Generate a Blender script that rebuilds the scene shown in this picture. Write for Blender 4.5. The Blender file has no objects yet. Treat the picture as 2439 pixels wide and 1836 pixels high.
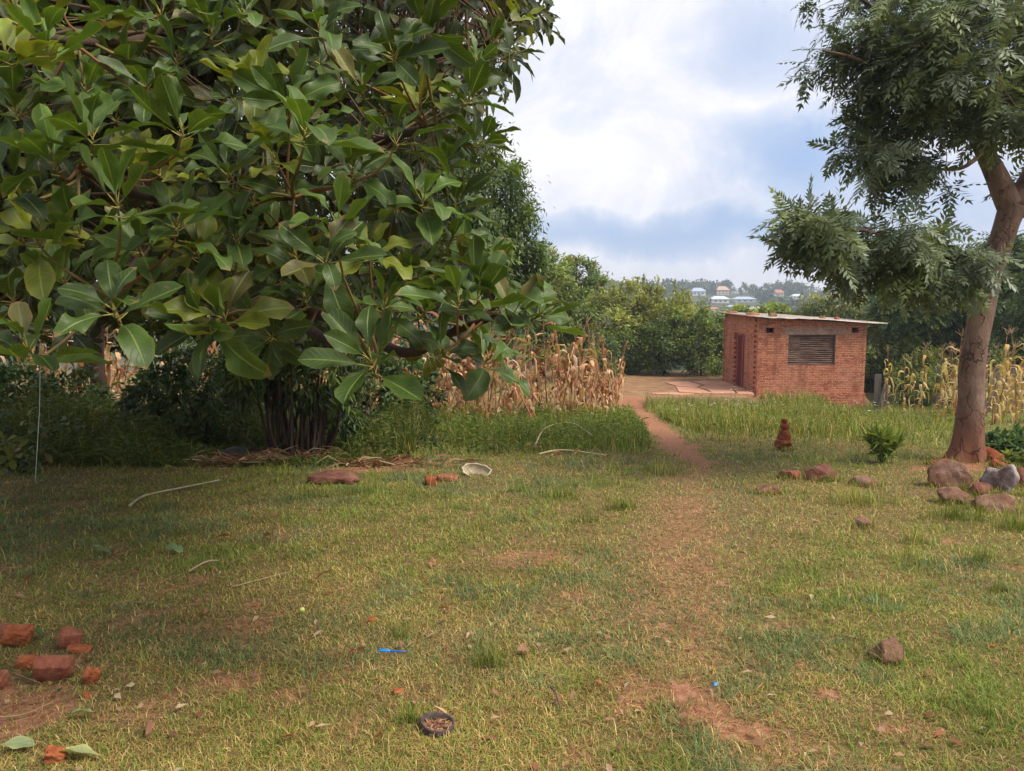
import bpy, bmesh, math, numpy as np
from mathutils import Vector, Matrix
S = bpy.context.scene
COL = S.collection
R = math.radians
# ---------------------------------------------------------------- camera
FPX, CXP, CYP = 1830.0, 1219.5, 918.0           # focal length and centre in photo pixels (2439 x 1836)
EYE = 1.6
PITCH = math.atan(198 / FPX)
cam_d = bpy.data.cameras.new('camera'); cam = bpy.data.objects.new('camera', cam_d); COL.objects.link(cam)
cam.location = (0, 0, EYE); cam.rotation_euler = (R(90) - PITCH, 0, 0)
cam_d.sensor_width = 36; cam_d.lens = 36 * FPX / 2439; cam_d.clip_start = .05; cam_d.clip_end = 6000
S.camera = cam
# ---------------------------------------------------------------- sky, sun, exposure
SUN_EL, SUN_AZ = R(52), R(116)                    # azimuth clockwise from +Y: from behind-right
S.view_settings.view_transform = 'Standard'; S.view_settings.look = 'None'
S.view_settings.exposure = 0.58; S.view_settings.gamma = 1; S.view_settings.use_curve_mapping = False
S.render.film_transparent = False
S.cycles.max_bounces = 8; S.cycles.diffuse_bounces = 3; S.cycles.glossy_bounces = 2
S.cycles.transmission_bounces = 4; S.cycles.volume_bounces = 0; S.cycles.transparent_max_bounces = 4
S.cycles.use_denoising = True
S.cycles.sample_clamp_indirect = 6

class NT:
    """tiny node helper"""
    def __init__(s, tree): s.t = tree; s.n = tree.nodes; s.l = tree.links
    def new(s, typ, **kw):
        n = s.n.new(typ)
        for k, v in kw.items():
            if k.startswith('_'): setattr(n, k[1:], v)
        return n
    def put(s, sock, v):
        if v is None: return
        if isinstance(v, bpy.types.NodeSocket): s.l.new(v, sock)
        else:
            if isinstance(v, (tuple, list)) and len(v) == 3 and sock.type == 'RGBA': v = (*v, 1)
            sock.default_value = v
    def math(s, op, a, b=None, c=None, clamp=False):
        n = s.n.new('ShaderNodeMath'); n.operation = op; n.use_clamp = clamp
        s.put(n.inputs[0], a); s.put(n.inputs[1], b)
        if c is not None: s.put(n.inputs[2], c)
        return n.outputs[0]
    def noise(s, vec, scale, detail=4, rough=.55, dist=0, out=0):
        n = s.n.new('ShaderNodeTexNoise'); s.put(n.inputs['Vector'], vec)
        n.inputs['Scale'].default_value = scale; n.inputs['Detail'].default_value = detail
        n.inputs['Roughness'].default_value = rough; n.inputs['Distortion'].default_value = dist
        return n.outputs[out]
    def ramp(s, fac, stops):
        n = s.n.new('ShaderNodeValToRGB'); s.put(n.inputs[0], fac); e = n.color_ramp.elements
        while len(e) > 1: e.remove(e[-1])
        for i, (p, c) in enumerate(stops):
            el = e[0] if i == 0 else e.new(p)
            el.position = p; el.color = (*c, 1) if isinstance(c, (tuple, list)) else (c, c, c, 1)
        return n.outputs[0]
    def mix(s, fac, a, b, blend='MIX'):
        n = s.n.new('ShaderNodeMix'); n.data_type = 'RGBA'; n.blend_type = blend
        s.put(n.inputs[0], fac); s.put(n.inputs[6], a); s.put(n.inputs[7], b)
        return n.outputs[2]
    def bump(s, h, strength=.4, dist=.02):
        n = s.n.new('ShaderNodeBump'); s.put(n.inputs['Height'], h)
        n.inputs['Strength'].default_value = strength; n.inputs['Distance'].default_value = dist
        return n.outputs[0]

W = bpy.data.worlds.new('World'); S.world = W; W.use_nodes = True
def build_world():
    t = NT(W.node_tree); t.n.clear()
    out = t.new('ShaderNodeOutputWorld'); bg = t.new('ShaderNodeBackground')
    sky = t.n.new('ShaderNodeTexSky'); sky.sky_type = 'NISHITA'; sky.sun_disc = False
    sky.sun_elevation = SUN_EL; sky.sun_rotation = SUN_AZ; sky.air_density = 1.2; sky.dust_density = 1.5
    tc = t.n.new('ShaderNodeTexCoord'); v = tc.outputs['Generated']
    sp = t.n.new('ShaderNodeSeparateXYZ'); t.l.new(v, sp.inputs[0])
    wx = t.math('SUBTRACT', t.noise(v, 3.0, 5, .6), .5)
    wz = t.math('SUBTRACT', t.noise(v, 4.3, 5, .6, out=0), .5)
    wf = t.math('SUBTRACT', t.noise(v, 9, 8, .68), .5)
    X = t.math('ADD', sp.outputs[0], t.math('MULTIPLY', wx, .22))
    X = t.math('ADD', X, t.math('MULTIPLY', wf, .16))
    Z = t.math('ADD', sp.outputs[2], t.math('MULTIPLY', wz, .10))
    Z = t.math('ADD', Z, t.math('MULTIPLY', wf, .07))
    def blob(cx, cz, rx, rz, amp, soft=1.0):
        a = t.math('DIVIDE', t.math('SUBTRACT', X, cx), rx); b = t.math('DIVIDE', t.math('SUBTRACT', Z, cz), rz)
        q = t.math('ADD', t.math('MULTIPLY', a, a), t.math('MULTIPLY', b, b))
        return t.math('MULTIPLY', t.math('SUBTRACT', 1.0, t.math('MULTIPLY', q, soft), clamp=True), amp)
    front = t.math('MULTIPLY', t.math('SUBTRACT', sp.outputs[1], .3), 5, clamp=True)
    # blue-grey openings in the cloud deck
    g = blob(.33, .175, .12, .075, .85)
    for a in ((.47, .30, .12, .09, .75), (.27, .30, .10, .05, .35), (.08, .22, .05, .02, .25), (.20, .085, .34, .036, .95), (.40, .13, .25, .03, .4), (.30, .12, .10, .03, .35),
              (.5, .1, .2, .05, .5), (-.2, .1, .3, .05, .6), (.20, .48, .25, .10, .5)):
        g = t.math('MAXIMUM', g, blob(*a))
    gen = t.ramp(t.noise(v, 2.3, 6, .6, .3), [(.48, 0.0), (.66, .7)])
    gen = t.math('MULTIPLY', gen, t.math('SUBTRACT', 1.0, t.math('MULTIPLY', front, .75)))
    g = t.math('ADD', t.math('MULTIPLY', g, front), gen, clamp=True)
    band = t.ramp(sp.outputs[2], [(0.0, .0), (.037, 0.0), (.048, 1.0), (1, 1.0)])    # clear pale strip over the horizon
    g = t.math('MULTIPLY', g, band)
    # cloud body: white to lavender grey
    n1 = t.noise(v, 5.0, 9, .66, .5)
    body = t.ramp(n1, [(.34, (.60, .65, .79)), (.48, (.76, .79, .90)), (.60, (.96, .95, .99))])
    bright = blob(.12, .21, .30, .15, 1.0)
    body = t.mix(t.math('MULTIPLY', bright, .3), body, (.98, .97, 1.0))
    deep = t.mix(.35, (.26, .42, .74), sky.outputs[0])
    deep = t.mix(.25, (.30, .49, .86), t.mix(1.0, sky.outputs[0], (.10, .10, .10), 'MULTIPLY'))
    c = t.mix(g, body, deep)
    hz = t.ramp(sp.outputs[2], [(0.0, 1.0), (.02, .9), (.05, 0.0)])
    c = t.mix(t.math('MULTIPLY', hz, .85), c, (.80, .78, .82))
    low = t.ramp(sp.outputs[2], [(0.47, 1.0), (.5, 0.0)])
    t.put(bg.inputs[0], c); bg.inputs[1].default_value = .76
    t.l.new(bg.outputs[0], out.inputs[0])
build_world()
W.cycles.sampling_method = 'MANUAL'; W.cycles.sample_map_resolution = 512

sd = bpy.data.lights.new('sun', 'SUN'); sd.energy = 3.7; sd.angle = R(28); sd.color = (1.0, .93, .82)
so = bpy.data.objects.new('sun', sd); COL.objects.link(so)
sv = Vector((math.sin(SUN_AZ) * math.cos(SUN_EL), math.cos(SUN_AZ) * math.cos(SUN_EL), math.sin(SUN_EL)))
so.rotation_euler = sv.to_track_quat('Z', 'Y').to_euler()

# ---------------------------------------------------------------- maths helpers
def vnoise(x, y, seed=0):
    x = np.asarray(x, float); y = np.asarray(y, float)
    xi = np.floor(x).astype(np.int64); yi = np.floor(y).astype(np.int64)
    fx = x - xi; fy = y - yi; fx = fx * fx * (3 - 2 * fx); fy = fy * fy * (3 - 2 * fy)
    def h(a, b):
        k = (a * 374761393 + b * 668265263 + seed * 1442695041) & 0xffffffff
        k = ((k ^ (k >> 13)) * 1274126177) & 0xffffffff
        return ((k ^ (k >> 16)) & 0xffff) / 65535.0
    return (h(xi, yi) * (1 - fx) + h(xi + 1, yi) * fx) * (1 - fy) + (h(xi, yi + 1) * (1 - fx) + h(xi + 1, yi + 1) * fx) * fy
def fbm(x, y, s, seed=0, o=3):
    r = 0; a = .5; tot = 0
    for i in range(o):
        r = r + a * vnoise(np.asarray(x) * s + 17.3 * i, np.asarray(y) * s - 9.1 * i, seed + i); tot += a; a *= .5; s *= 2.1
    return r / tot
def sst(a, b, x):
    t = np.clip((np.asarray(x, float) - a) / (b - a), 0, 1); return t * t * (3 - 2 * t)
_gy = np.array([-40, 3, 6, 8.65, 12, 17, 22, 26, 28.5, 36, 44, 60, 150, 250, 350, 450, 600, 760, 1000])
_gz = np.array([.4, 0, -.08, -.2, -.5, -1.05, -1.62, -2.12, -2.35, -2.35, -3.4, -6.0, -14, -10, -5, 1.5, 8.5, 10, 4])
_yy = np.concatenate([np.linspace(-40, 60, 1001), np.linspace(61, 1000, 940)])
_zz = np.interp(_yy, _gy, _gz)
for _ in range(3):
    k = np.ones(13) / 13; _z2 = np.convolve(np.pad(_zz[:1001], 6, 'edge'), k, 'valid'); _zz[:1001] = _z2
_zf = _zz[1001:]; _zz[1001:] = np.convolve(np.pad(_zf, 15, 'edge'), np.ones(31) / 31, 'valid')
def H(x, y):
    x = np.asarray(x, float); y = np.asarray(y, float)
    z = np.interp(y, _yy, _zz)
    edge = 27.2 + .35 * (fbm(x, y * 0, .6, 5) - .5)
    ter = sst(edge - .5, edge + .35, y) * (1 - sst(38, 45, y))
    tx = 1 - sst(13.2, 13.9, x)
    front = (1 - sst(8.6, 9.3, x)) + sst(28.85, 28.95, y) * sst(8.6, 9.3, x)
    ramp = .42 * (1 - sst(9.2, 12.6, x)) * sst(24.5, 28.4, y) * sst(8.6, 9.3, x)   # soil banked against the hut's plinth
    tt = ter * tx * front
    z = z * (1 - tt) + (-1.82 + .03 * fbm(x, y, .5, 8)) * tt + ramp * (1 - front) * (y < 30)
    z = z + .05 * (fbm(x, y, .55, 3) - .5) * (1 - .6 * tt) + .025 * (fbm(x, y, 3.0, 9, 2) - .5) * np.clip(1.2 - y / 30, 0, 1)
    z = z + sst(120, 420, y) * 7 * (fbm(x, y, .006, 12) - .5)
    return z
FWD = np.array([0, math.cos(PITCH), -math.sin(PITCH)]); UPV = np.array([0, math.sin(PITCH), math.cos(PITCH)])
def P(px, py, d):                                    # photo pixel and distance (world y) to a point
    v = FWD + np.array([1, 0, 0]) * (px - CXP) / FPX + UPV * (CYP - py) / FPX
    return np.array([0, 0, EYE]) + v * (d / v[1])
def G(px, py, lo=1.5, hi=800):                       # where the ray meets the ground
    d = lo
    while d < hi:
        p = P(px, py, d)
        if p[2] <= H(p[0], p[1]): break
        d += .02 + d * .002
    p = P(px, py, d); p[2] = H(p[0], p[1]); return p
def proj(p):
    q = np.asarray(p, float) - np.array([0, 0, EYE]); w = q @ FWD
    w = np.where(np.abs(w) < 1e-6, 1e-6, w)
    return CXP + FPX * q[..., 0] / w, CYP - FPX * (q @ UPV) / w, w
def inpoly(x, y, poly):
    x = np.asarray(x); y = np.asarray(y); ins = np.zeros(x.shape, bool); n = len(poly)
    for i in range(n):
        x0, y0 = poly[i]; x1, y1 = poly[(i + 1) % n]
        if y0 == y1: continue
        c = ((y0 > y) != (y1 > y)) & (x < (x1 - x0) * (y - y0) / (y1 - y0) + x0); ins ^= c
    return ins
def nrm(v): return v / np.maximum(np.linalg.norm(v, axis=-1, keepdims=True), 1e-9)

# ---------------------------------------------------------------- object helpers
def tag(o, label=None, cat=None, group=None, kind=None):
    if label: o['label'] = label
    if cat: o['category'] = cat
    if group: o['group'] = group
    if kind: o['kind'] = kind
    return o
def empty(name, loc, label=None, cat=None, group=None, rz=0):
    o = bpy.data.objects.new(name, None); COL.objects.link(o); o.location = tuple(float(a) for a in loc); o.rotation_euler[2] = rz
    o.empty_display_size = .1
    return tag(o, label, cat, group)
def mk(name, V, F, mat, parent=None, col=None, luv=None, smooth=True, origin=None):
    """one mesh object; V are world coordinates (or parent-local when a parent is given and local is wanted)"""
    V = np.asarray(V, np.float32).reshape(-1, 3)
    if origin is None and parent is not None: origin = np.array(parent.location)
    if origin is None: origin = np.array([V[:, 0].mean(), V[:, 1].mean(), V[:, 2].min()])
    me = bpy.data.meshes.new(name)
    if not (isinstance(F, list) and isinstance(F[0], np.ndarray)): F = [np.asarray(F)]
    F = [np.asarray(f, np.int32) for f in F if len(f)]
    me.vertices.add(len(V)); me.vertices.foreach_set('co', (V - np.asarray(origin, np.float32)).ravel())
    nl = sum(f.size for f in F); nf = sum(len(f) for f in F)
    me.loops.add(nl); me.polygons.add(nf)
    me.loops.foreach_set('vertex_index', np.concatenate([f.ravel() for f in F]))
    tot = np.concatenate([np.full(len(f), f.shape[1], np.int32) for f in F])
    st = np.concatenate([[0], np.cumsum(tot)[:-1]]).astype(np.int32)
    me.polygons.foreach_set('loop_start', st); me.polygons.foreach_set('loop_total', tot)
    me.polygons.foreach_set('use_smooth', np.full(nf, bool(smooth)))
    me.update(calc_edges=True)
    if col is not None:
        a = me.attributes.new('Col', 'FLOAT_COLOR', 'POINT'); c = np.ones((len(V), 4), np.float32)
        c[:, :3] = np.asarray(col, np.float32); a.data.foreach_set('color', c.ravel())
    if luv is not None:
        a = me.attributes.new('luv', 'FLOAT_VECTOR', 'POINT'); c = np.zeros((len(V), 3), np.float32)
        c[:, :luv.shape[1]] = luv; a.data.foreach_set('vector', c.ravel())
    me.materials.append(mat)
    o = bpy.data.objects.new(name, me); COL.objects.link(o)
    if parent is not None:
        o.parent = parent; o.location = tuple(float(a) for a in (np.asarray(origin) - np.array(parent.location)))
    else: o.location = tuple(float(a) for a in origin)
    return o
class MB:
    """collects quads / tris"""
    def __init__(s): s.V = []; s.Q = []; s.T = []; s.C = []; s.L = []; s.n = 0
    def add(s, V, F, col=None, luv=None):
        V = np.asarray(V, float).reshape(-1, 3)
        for f in (F if isinstance(F, list) and len(F) and isinstance(F[0], np.ndarray) else [F]):
            f = np.asarray(f, int)
            if f.size == 0: continue
            (s.Q if f.shape[1] == 4 else s.T).append(f + s.n)
        s.V.append(V); s.n += len(V)
        c = np.ones((len(V), 3)) * .5 if col is None else np.broadcast_to(np.asarray(col, float), (len(V), 3))
        s.C.append(c); s.L.append(np.zeros((len(V), 3)) if luv is None else luv)
    def box(s, x0, x1, y0, y1, z0, z1, M=None, col=None, bev=0):
        V = np.array([[x, y, z] for x in (x0, x1) for y in (y0, y1) for z in (z0, z1)], float)
        F = np.array([[0, 1, 3, 2], [4, 6, 7, 5], [0, 4, 5, 1], [2, 3, 7, 6], [0, 2, 6, 4], [1, 5, 7, 3]])
        if M is not None: V = np.array([(M @ Vector(v))[:] for v in V])
        s.add(V, F, col)
    def build(s, name, mat, parent=None, smooth=True, col=True, **kw):
        V = np.concatenate(s.V); F = []
        if s.Q: F.append(np.concatenate(s.Q))
        if s.T: F.append(np.concatenate(s.T))
        return mk(name, V, F, mat, parent, col=np.concatenate(s.C) if col else None, luv=np.concatenate(s.L), smooth=smooth, **kw)
def tube(pts, rad, seg=8, wob=0, rng=None, cap=True):
    pts = np.asarray(pts, float); n = len(pts); rad = np.broadcast_to(rad, (n,))
    T = nrm(np.gradient(pts, axis=0)); a = np.array([0, 0, 1.]) if abs(T[0][2]) < .9 else np.array([1., 0, 0])
    U = nrm(np.cross(T[0], a)); V = []
    for i in range(n):
        U = nrm(U - T[i] * (U @ T[i])); B = np.cross(T[i], U)
        th = np.arange(seg) / seg * 2 * math.pi
        r = rad[i] * (1 + (wob * (rng.random(seg) - .5) if wob else 0))
        V.append(pts[i] + np.outer(np.cos(th) * r, U) + np.outer(np.sin(th) * r, B))
    V = np.concatenate(V); F = []
    i = np.arange(n - 1)[:, None] * seg; j = np.arange(seg)[None, :]; k = (j + 1) % seg
    F = np.stack([i + j, i + k, i + seg + k, i + seg + j], -1).reshape(-1, 4)
    if cap:
        V = np.vstack([V, pts[-1] + T[-1] * rad[-1] * .5, pts[0]]); e = len(V) - 2; b = (n - 1) * seg
        Tt = [[b + q, b + (q + 1) % seg, e] for q in range(seg)] + [[(q + 1) % seg, q, e + 1] for q in range(seg)]
        return V, [F, np.array(Tt)]
    return V, [F]
def spline(pts, rad, n=24):
    pts = np.asarray(pts, float); rad = np.asarray(rad, float); m = len(pts)
    t = np.linspace(0, m - 1, n); out = np.zeros((n, 3)); rr = np.zeros(n)
    for q, tt in enumerate(t):
        i = min(int(tt), m - 2); f = tt - i
        p0 = pts[max(i - 1, 0)]; p1 = pts[i]; p2 = pts[i + 1]; p3 = pts[min(i + 2, m - 1)]
        out[q] = .5 * ((2 * p1) + (-p0 + p2) * f + (2 * p0 - 5 * p1 + 4 * p2 - p3) * f * f + (-p0 + 3 * p1 - 3 * p2 + p3) * f ** 3)
        rr[q] = rad[i] * (1 - f) + rad[i + 1] * f
    return out, rr
def stamp(TV, TF, pos, X, Y, Z, sc, tcol, cmul, luv=None):
    """template stamped n times: returns V, F, C, L"""
    n = len(pos); k = len(TV)
    sc = np.asarray(sc, float).reshape(n, -1, 1) if np.ndim(sc) > 1 else np.asarray(sc, float).reshape(n, 1, 1)
    t = TV[None] * (sc if sc.shape[1] == 1 else sc.transpose(0, 2, 1))
    V = pos[:, None] + t[..., 0:1] * X[:, None] + t[..., 1:2] * Y[:, None] + t[..., 2:3] * Z[:, None]
    F = (TF[None] + (np.arange(n) * k)[:, None, None]).reshape(-1, TF.shape[1])
    C = np.clip(tcol[None] * cmul[:, None], 0, 1).reshape(-1, 3)
    L = np.tile(luv, (n, 1)) if luv is not None else np.zeros((n * k, 3))
    return V.reshape(-1, 3), F, C, L
def frames(Y, N):
    Y = nrm(Y); X = nrm(np.cross(Y, N)); Z = np.cross(X, Y); return X, Y, Z

# ---------------------------------------------------------------- materials
def mat(name):
    m = bpy.data.materials.new(name); m.use_nodes = True; t = NT(m.node_tree)
    b = next(n for n in t.n if n.type == 'BSDF_PRINCIPLED'); o = next(n for n in t.n if n.type == 'OUTPUT_MATERIAL')
    return m, t, b, o
def leaf_mat(name, trans=.3, rough=.5, spec=.35, veins=False, under=1.25):
    m, t, b, o = mat(name)
    at = t.n.new('ShaderNodeAttribute'); at.attribute_name = 'Col'; c = at.outputs['Color']
    geo = t.n.new('ShaderNodeNewGeometry')
    pn = t.noise(geo.outputs['Position'], 14 if veins else 2.5, 3)
    c = t.mix(1, c, t.ramp(pn, [(.3, .78), (.7, 1.2)]), 'MULTIPLY')
    if veins:
        lu = t.n.new('ShaderNodeAttribute'); lu.attribute_name = 'luv'
        sp = t.n.new('ShaderNodeSeparateXYZ'); t.l.new(lu.outputs['Vector'], sp.inputs[0])
        au = t.math('ABSOLUTE', sp.outputs[0])
        ph = t.math('SUBTRACT', t.math('MULTIPLY', sp.outputs[1], 9.0), t.math('MULTIPLY', au, 2.2))
        fr = t.math('ABSOLUTE', t.math('SUBTRACT', t.math('FRACT', ph), .5))
        vein = t.ramp(fr, [(0.0, 1.0), (.07, 0.0)])
        mid = t.ramp(au, [(0.0, 1.0), (.05, .7), (.10, 0.0)])
        isleaf = t.math('GREATER_THAN', sp.outputs[2], .5)
        vv = t.math('MULTIPLY', t.math('MAXIMUM', t.math('MULTIPLY', vein, .35), mid), isleaf)
        c = t.mix(t.math('MULTIPLY', vv, .55), c, (.24, .30, .07))
        blo = t.ramp(t.noise(geo.outputs['Position'], 55, 3), [(.66, 0.0), (.72, .55)]); c = t.mix(blo, c, (.15, .11, .035))
        # brown scorch at some leaf tips
        tipn = t.noise(geo.outputs['Position'], 5, 2)
        tip = t.math('MULTIPLY', t.math('MULTIPLY', t.math('GREATER_THAN', sp.outputs[1], .90), isleaf), t.math('GREATER_THAN', tipn, .56))
        c = t.mix(t.math('MULTIPLY', tip, .6), c, (.22, .13, .05))
        t.l.new(t.bump(t.math('SUBTRACT', 0.0, vv), .5, .004), b.inputs['Normal'])
    ub = t.mix(1, c, (under, under, under * .95), 'MULTIPLY')
    c = t.mix(geo.outputs['Backfacing'], c, ub)
    t.put(b.inputs['Base Color'], c); b.inputs['Roughness'].default_value = rough
    b.inputs['Specular IOR Level'].default_value = spec
    tr = t.n.new('ShaderNodeBsdfTranslucent'); t.put(tr.inputs[0], t.mix(1, c, (1.5, 1.45, .55), 'MULTIPLY'))
    mx = t.n.new('ShaderNodeMixShader'); mx.inputs[0].default_value = trans
    t.l.new(b.outputs[0], mx.inputs[1]); t.l.new(tr.outputs[0], mx.inputs[2]); t.l.new(mx.outputs[0], o.inputs[0])
    return m
def bark_mat(name, c1, c2, c3, scale=6, stretch=.35, bump=.6, rough=.85, cracks=0, soil=None):
    m, t, b, o = mat(name); g = t.n.new('ShaderNodeNewGeometry')
    mp = t.n.new('ShaderNodeMapping'); mp.inputs['Scale'].default_value = (1, 1, stretch); t.l.new(g.outputs['Position'], mp.inputs[0])
    n1 = t.noise(mp.outputs[0], scale, 8, .65, .3); n2 = t.noise(mp.outputs[0], scale * 7, 6, .7)
    n3 = t.noise(g.outputs['Position'], 1.7, 3)
    c = t.ramp(n1, [(.32, c1), (.55, c2), (.72, c3)])
    c = t.mix(t.math('MULTIPLY', n2, .6), c, c1, 'MIX')
    c = t.mix(t.ramp(n3, [(.45, 0.0), (.7, .35)]), c, c3)
    h = t.math('ADD', n1, t.math('MULTIPLY', n2, .5))
    if cracks:
        wv = t.n.new('ShaderNodeVectorMath'); wv.operation = 'ADD'; t.l.new(mp.outputs[0], wv.inputs[0]); t.put(wv.inputs[1], t.mix(1, t.noise(g.outputs['Position'], 6, 3, out=1), (.25, .25, .25), 'MULTIPLY'))
        vo = t.n.new('ShaderNodeTexVoronoi'); vo.feature = 'DISTANCE_TO_EDGE'; vo.inputs['Scale'].default_value = cracks; t.l.new(wv.outputs[0], vo.inputs['Vector'])
        cr = t.math('MULTIPLY', t.ramp(vo.outputs['Distance'], [(0.0, 1.0), (.035, 0.0)]), t.ramp(t.noise(g.outputs['Position'], 3, 3), [(.42, 0.0), (.56, 1.0)]))
        c = t.mix(t.math('MULTIPLY', cr, .4), c, (.05, .028, .02)); h = t.math('SUBTRACT', h, cr)
        sc = t.ramp(t.noise(g.outputs['Position'], 11, 2), [(.70, 0.0), (.74, .8)]); c = t.mix(sc, c, (.06, .035, .028))
    if soil is not None:
        sp = t.n.new('ShaderNodeSeparateXYZ'); t.l.new(g.outputs['Position'], sp.inputs[0]); zz = t.math('ADD', sp.outputs[2], t.math('MULTIPLY', n1, -.55))
        mr = t.n.new('ShaderNodeMapRange'); t.put(mr.inputs[0], zz); mr.inputs[1].default_value = soil - .35; mr.inputs[2].default_value = soil + .25; mr.inputs[3].default_value = .8; mr.inputs[4].default_value = 0
        c = t.mix(mr.outputs[0], c, (.26, .095, .05))
    t.put(b.inputs['Base Color'], c); b.inputs['Roughness'].default_value = rough; b.inputs['Specular IOR Level'].default_value = .2
    t.l.new(t.bump(h, bump, .03), b.inputs['Normal'])
    return m
def rough_mat(name, stops, scale=8, detail=8, bump=.5, dist=.02, rough=.9, fine=60):
    m, t, b, o = mat(name); g = t.n.new('ShaderNodeNewGeometry'); v = g.outputs['Position']
    n1 = t.noise(v, scale, detail, .6, .2); n2 = t.noise(v, fine, 4, .7)
    c = t.ramp(t.math('ADD', t.math('MULTIPLY', n1, .75), t.math('MULTIPLY', n2, .25)), stops)
    t.put(b.inputs['Base Color'], c); b.inputs['Roughness'].default_value = rough; b.inputs['Specular IOR Level'].default_value = .2
    t.l.new(t.bump(t.math('ADD', n1, t.math('MULTIPLY', n2, .3)), bump, dist), b.inputs['Normal'])
    return m
def vc_mat(name, rough=.8, spec=.2, var=.25, scale=20):
    m, t, b, o = mat(name); at = t.n.new('ShaderNodeAttribute'); at.attribute_name = 'Col'; g = t.n.new('ShaderNodeNewGeometry')
    n = t.noise(g.outputs['Position'], scale, 5)
    c = t.mix(1, at.outputs['Color'], t.ramp(n, [(.3, 1 - var), (.7, 1 + var)]), 'MULTIPLY')
    t.put(b.inputs['Base Color'], c); b.inputs['Roughness'].default_value = rough; b.inputs['Specular IOR Level'].default_value = spec
    t.l.new(t.bump(n, .3, .01), b.inputs['Normal'])
    return m
M_BIG = leaf_mat('broad leaf', .20, .46, .32, True, 1.3)
M_LEAF = leaf_mat('foliage', .25, .5, .35)
M_NEEM = leaf_mat('fine foliage', .22, .45, .4)
M_GRASS = leaf_mat('grass blade', .28, .6, .2)
M_DRY = leaf_mat('dry leaf', .25, .7, .15, False, 1.0)
M_FAR = leaf_mat('far foliage', .1, .8, .05)
M_BARKR = bark_mat('pinkish bark', (.12, .066, .045), (.27, .17, .125), (.40, .28, .21), 7, .45, 1.0, cracks=5, soil=-.05)
M_BARKL = bark_mat('dark bark', (.028, .018, .014), (.065, .038, .028), (.10, .062, .045), 9, .3, .6)
M_TWIG = vc_mat('twig', .7, .25)
M_STALK = vc_mat('stalk', .75, .2)
M_CLAY = rough_mat('red clay', [(.28, (.10, .027, .013)), (.5, (.23, .062, .026)), (.72, (.34, .11, .05))], 14, 8, .7, .02)
M_BRICKP = rough_mat('old brick', [(.3, (.15, .045, .026)), (.5, (.29, .10, .055)), (.68, (.42, .19, .12))], 22, 9, .9, .02, fine=160)
M_ORANGE = rough_mat('orange brick', [(.3, (.20, .05, .02)), (.5, (.38, .11, .04)), (.68, (.48, .20, .10))], 26, 9, 1.0, .02, fine=160)
M_ROCK = rough_mat('brown rock', [(.3, (.09, .038, .022)), (.5, (.23, .12, .078)), (.7, (.38, .25, .18))], 9, 10, 1.0, .04, fine=90)
M_ROCKR = rough_mat('reddish rock', [(.3, (.075, .026, .017)), (.5, (.20, .078, .052)), (.68, (.32, .16, .12))], 9, 10, 1.0, .04, fine=90)
M_ROCKG = rough_mat('grey rock', [(.3, (.10, .055, .045)), (.48, (.21, .15, .135)), (.62, (.42, .37, .34))], 9, 10, 1.0, .04, fine=90)

# ---------------------------------------------------------------- ground
PATH = [G(1668, 1106)[:2], G(1640, 1085)[:2], G(1600, 1050)[:2], G(1560, 1016)[:2], G(1532, 992)[:2], np.array([4.1, 25.2]), np.array([4.3, 27.3]), np.array([5.0, 28.6])]
WORN = [np.array([1.7, 1.6]), G(1700, 1700)[:2], G(1640, 1450)[:2], G(1620, 1280)[:2], G(1640, 1150)[:2], G(1660, 1100)[:2]]
def dist_line(x, y, pts):
    d = np.full(np.shape(x), 1e9)
    for a, b in zip(pts[:-1], pts[1:]):
        ab = b - a; t = np.clip(((x - a[0]) * ab[0] + (y - a[1]) * ab[1]) / (ab @ ab), 0, 1)
        d = np.minimum(d, np.hypot(x - a[0] - t * ab[0], y - a[1] - t * ab[1]))
    return d
PATCH = [(G(1630, 1655), .16, .16, .95), (G(1700, 1700), .2, .12, .85), (G(1790, 1745), .2, .12, .8), (G(1960, 1655), .10, .08, .7), (G(2200, 1740), .3, .25, .45), (G(1500, 1640), .2, .35, .6), (G(1290, 1330), .55, .4, .55),
         (G(1400, 1450), .4, .35, .35), (G(900, 1120), .75, .28, 1.0), (G(720, 1095), .9, .3, .9), (G(330, 1690), .3, .3, .5), (G(30, 1700), .35, .4, .7), (G(560, 1500), .3, .2, .45), (G(300, 1390), .5, .3, .4),
         (G(600, 1480), .25, .2, .5), (G(2330, 1115), .9, .35, .8), (G(1865, 1080), .5, .3, .5), (G(1380, 1800), .3, .3, .5), (G(950, 1650), .3, .2, .35), (G(640, 1090), 1.0, .35, .8)]
def bare(x, y):
    """0 grassy .. 1 bare red soil"""
    n = fbm(x, y, 1.6, 21); nf = fbm(x, y, 7, 31, 2)
    wp = np.interp(y, [6, 9, 10, 14, 27], [.12, .18, .24, .27, .5])
    b = 1 - sst(wp * .55, wp * 1.25, dist_line(x, y, PATH) + .30 * (nf - .5) + .12 * (fbm(x, y, 19, 77, 1) - .5))
    b = np.maximum(b, .50 * (1 - sst(.0, .8, dist_line(x, y, WORN) + .5 * (n - .5) + .3 * (nf - .5))))
    for (c, rx, ry, a) in PATCH:
        q = np.hypot((x - c[0]) / (rx * .95), (y - c[1]) / (ry * .95)) + 1.3 * (nf - .5)
        b = np.maximum(b, a * (1 - sst(.35, 1.05, q)))
    ter = sst(27.3, 27.9, y) * (x < 9.3) * (y < 38) * (x > 2.2)
    b = np.maximum(b, .92 * ter)
    b = np.maximum(b, .55 * sst(.56, .76, nf * .6 + n * .4) * (y < 14))
    b = np.maximum(b, .35 * sst(12.5, 14, y) * (x < 2.5) * (y < 30))
    return np.clip(b, 0, 1)
xs = np.concatenate([-np.geomspace(1000, 18, 36), np.linspace(-17, 17, 341), np.geomspace(18, 1000, 36)])
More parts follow.
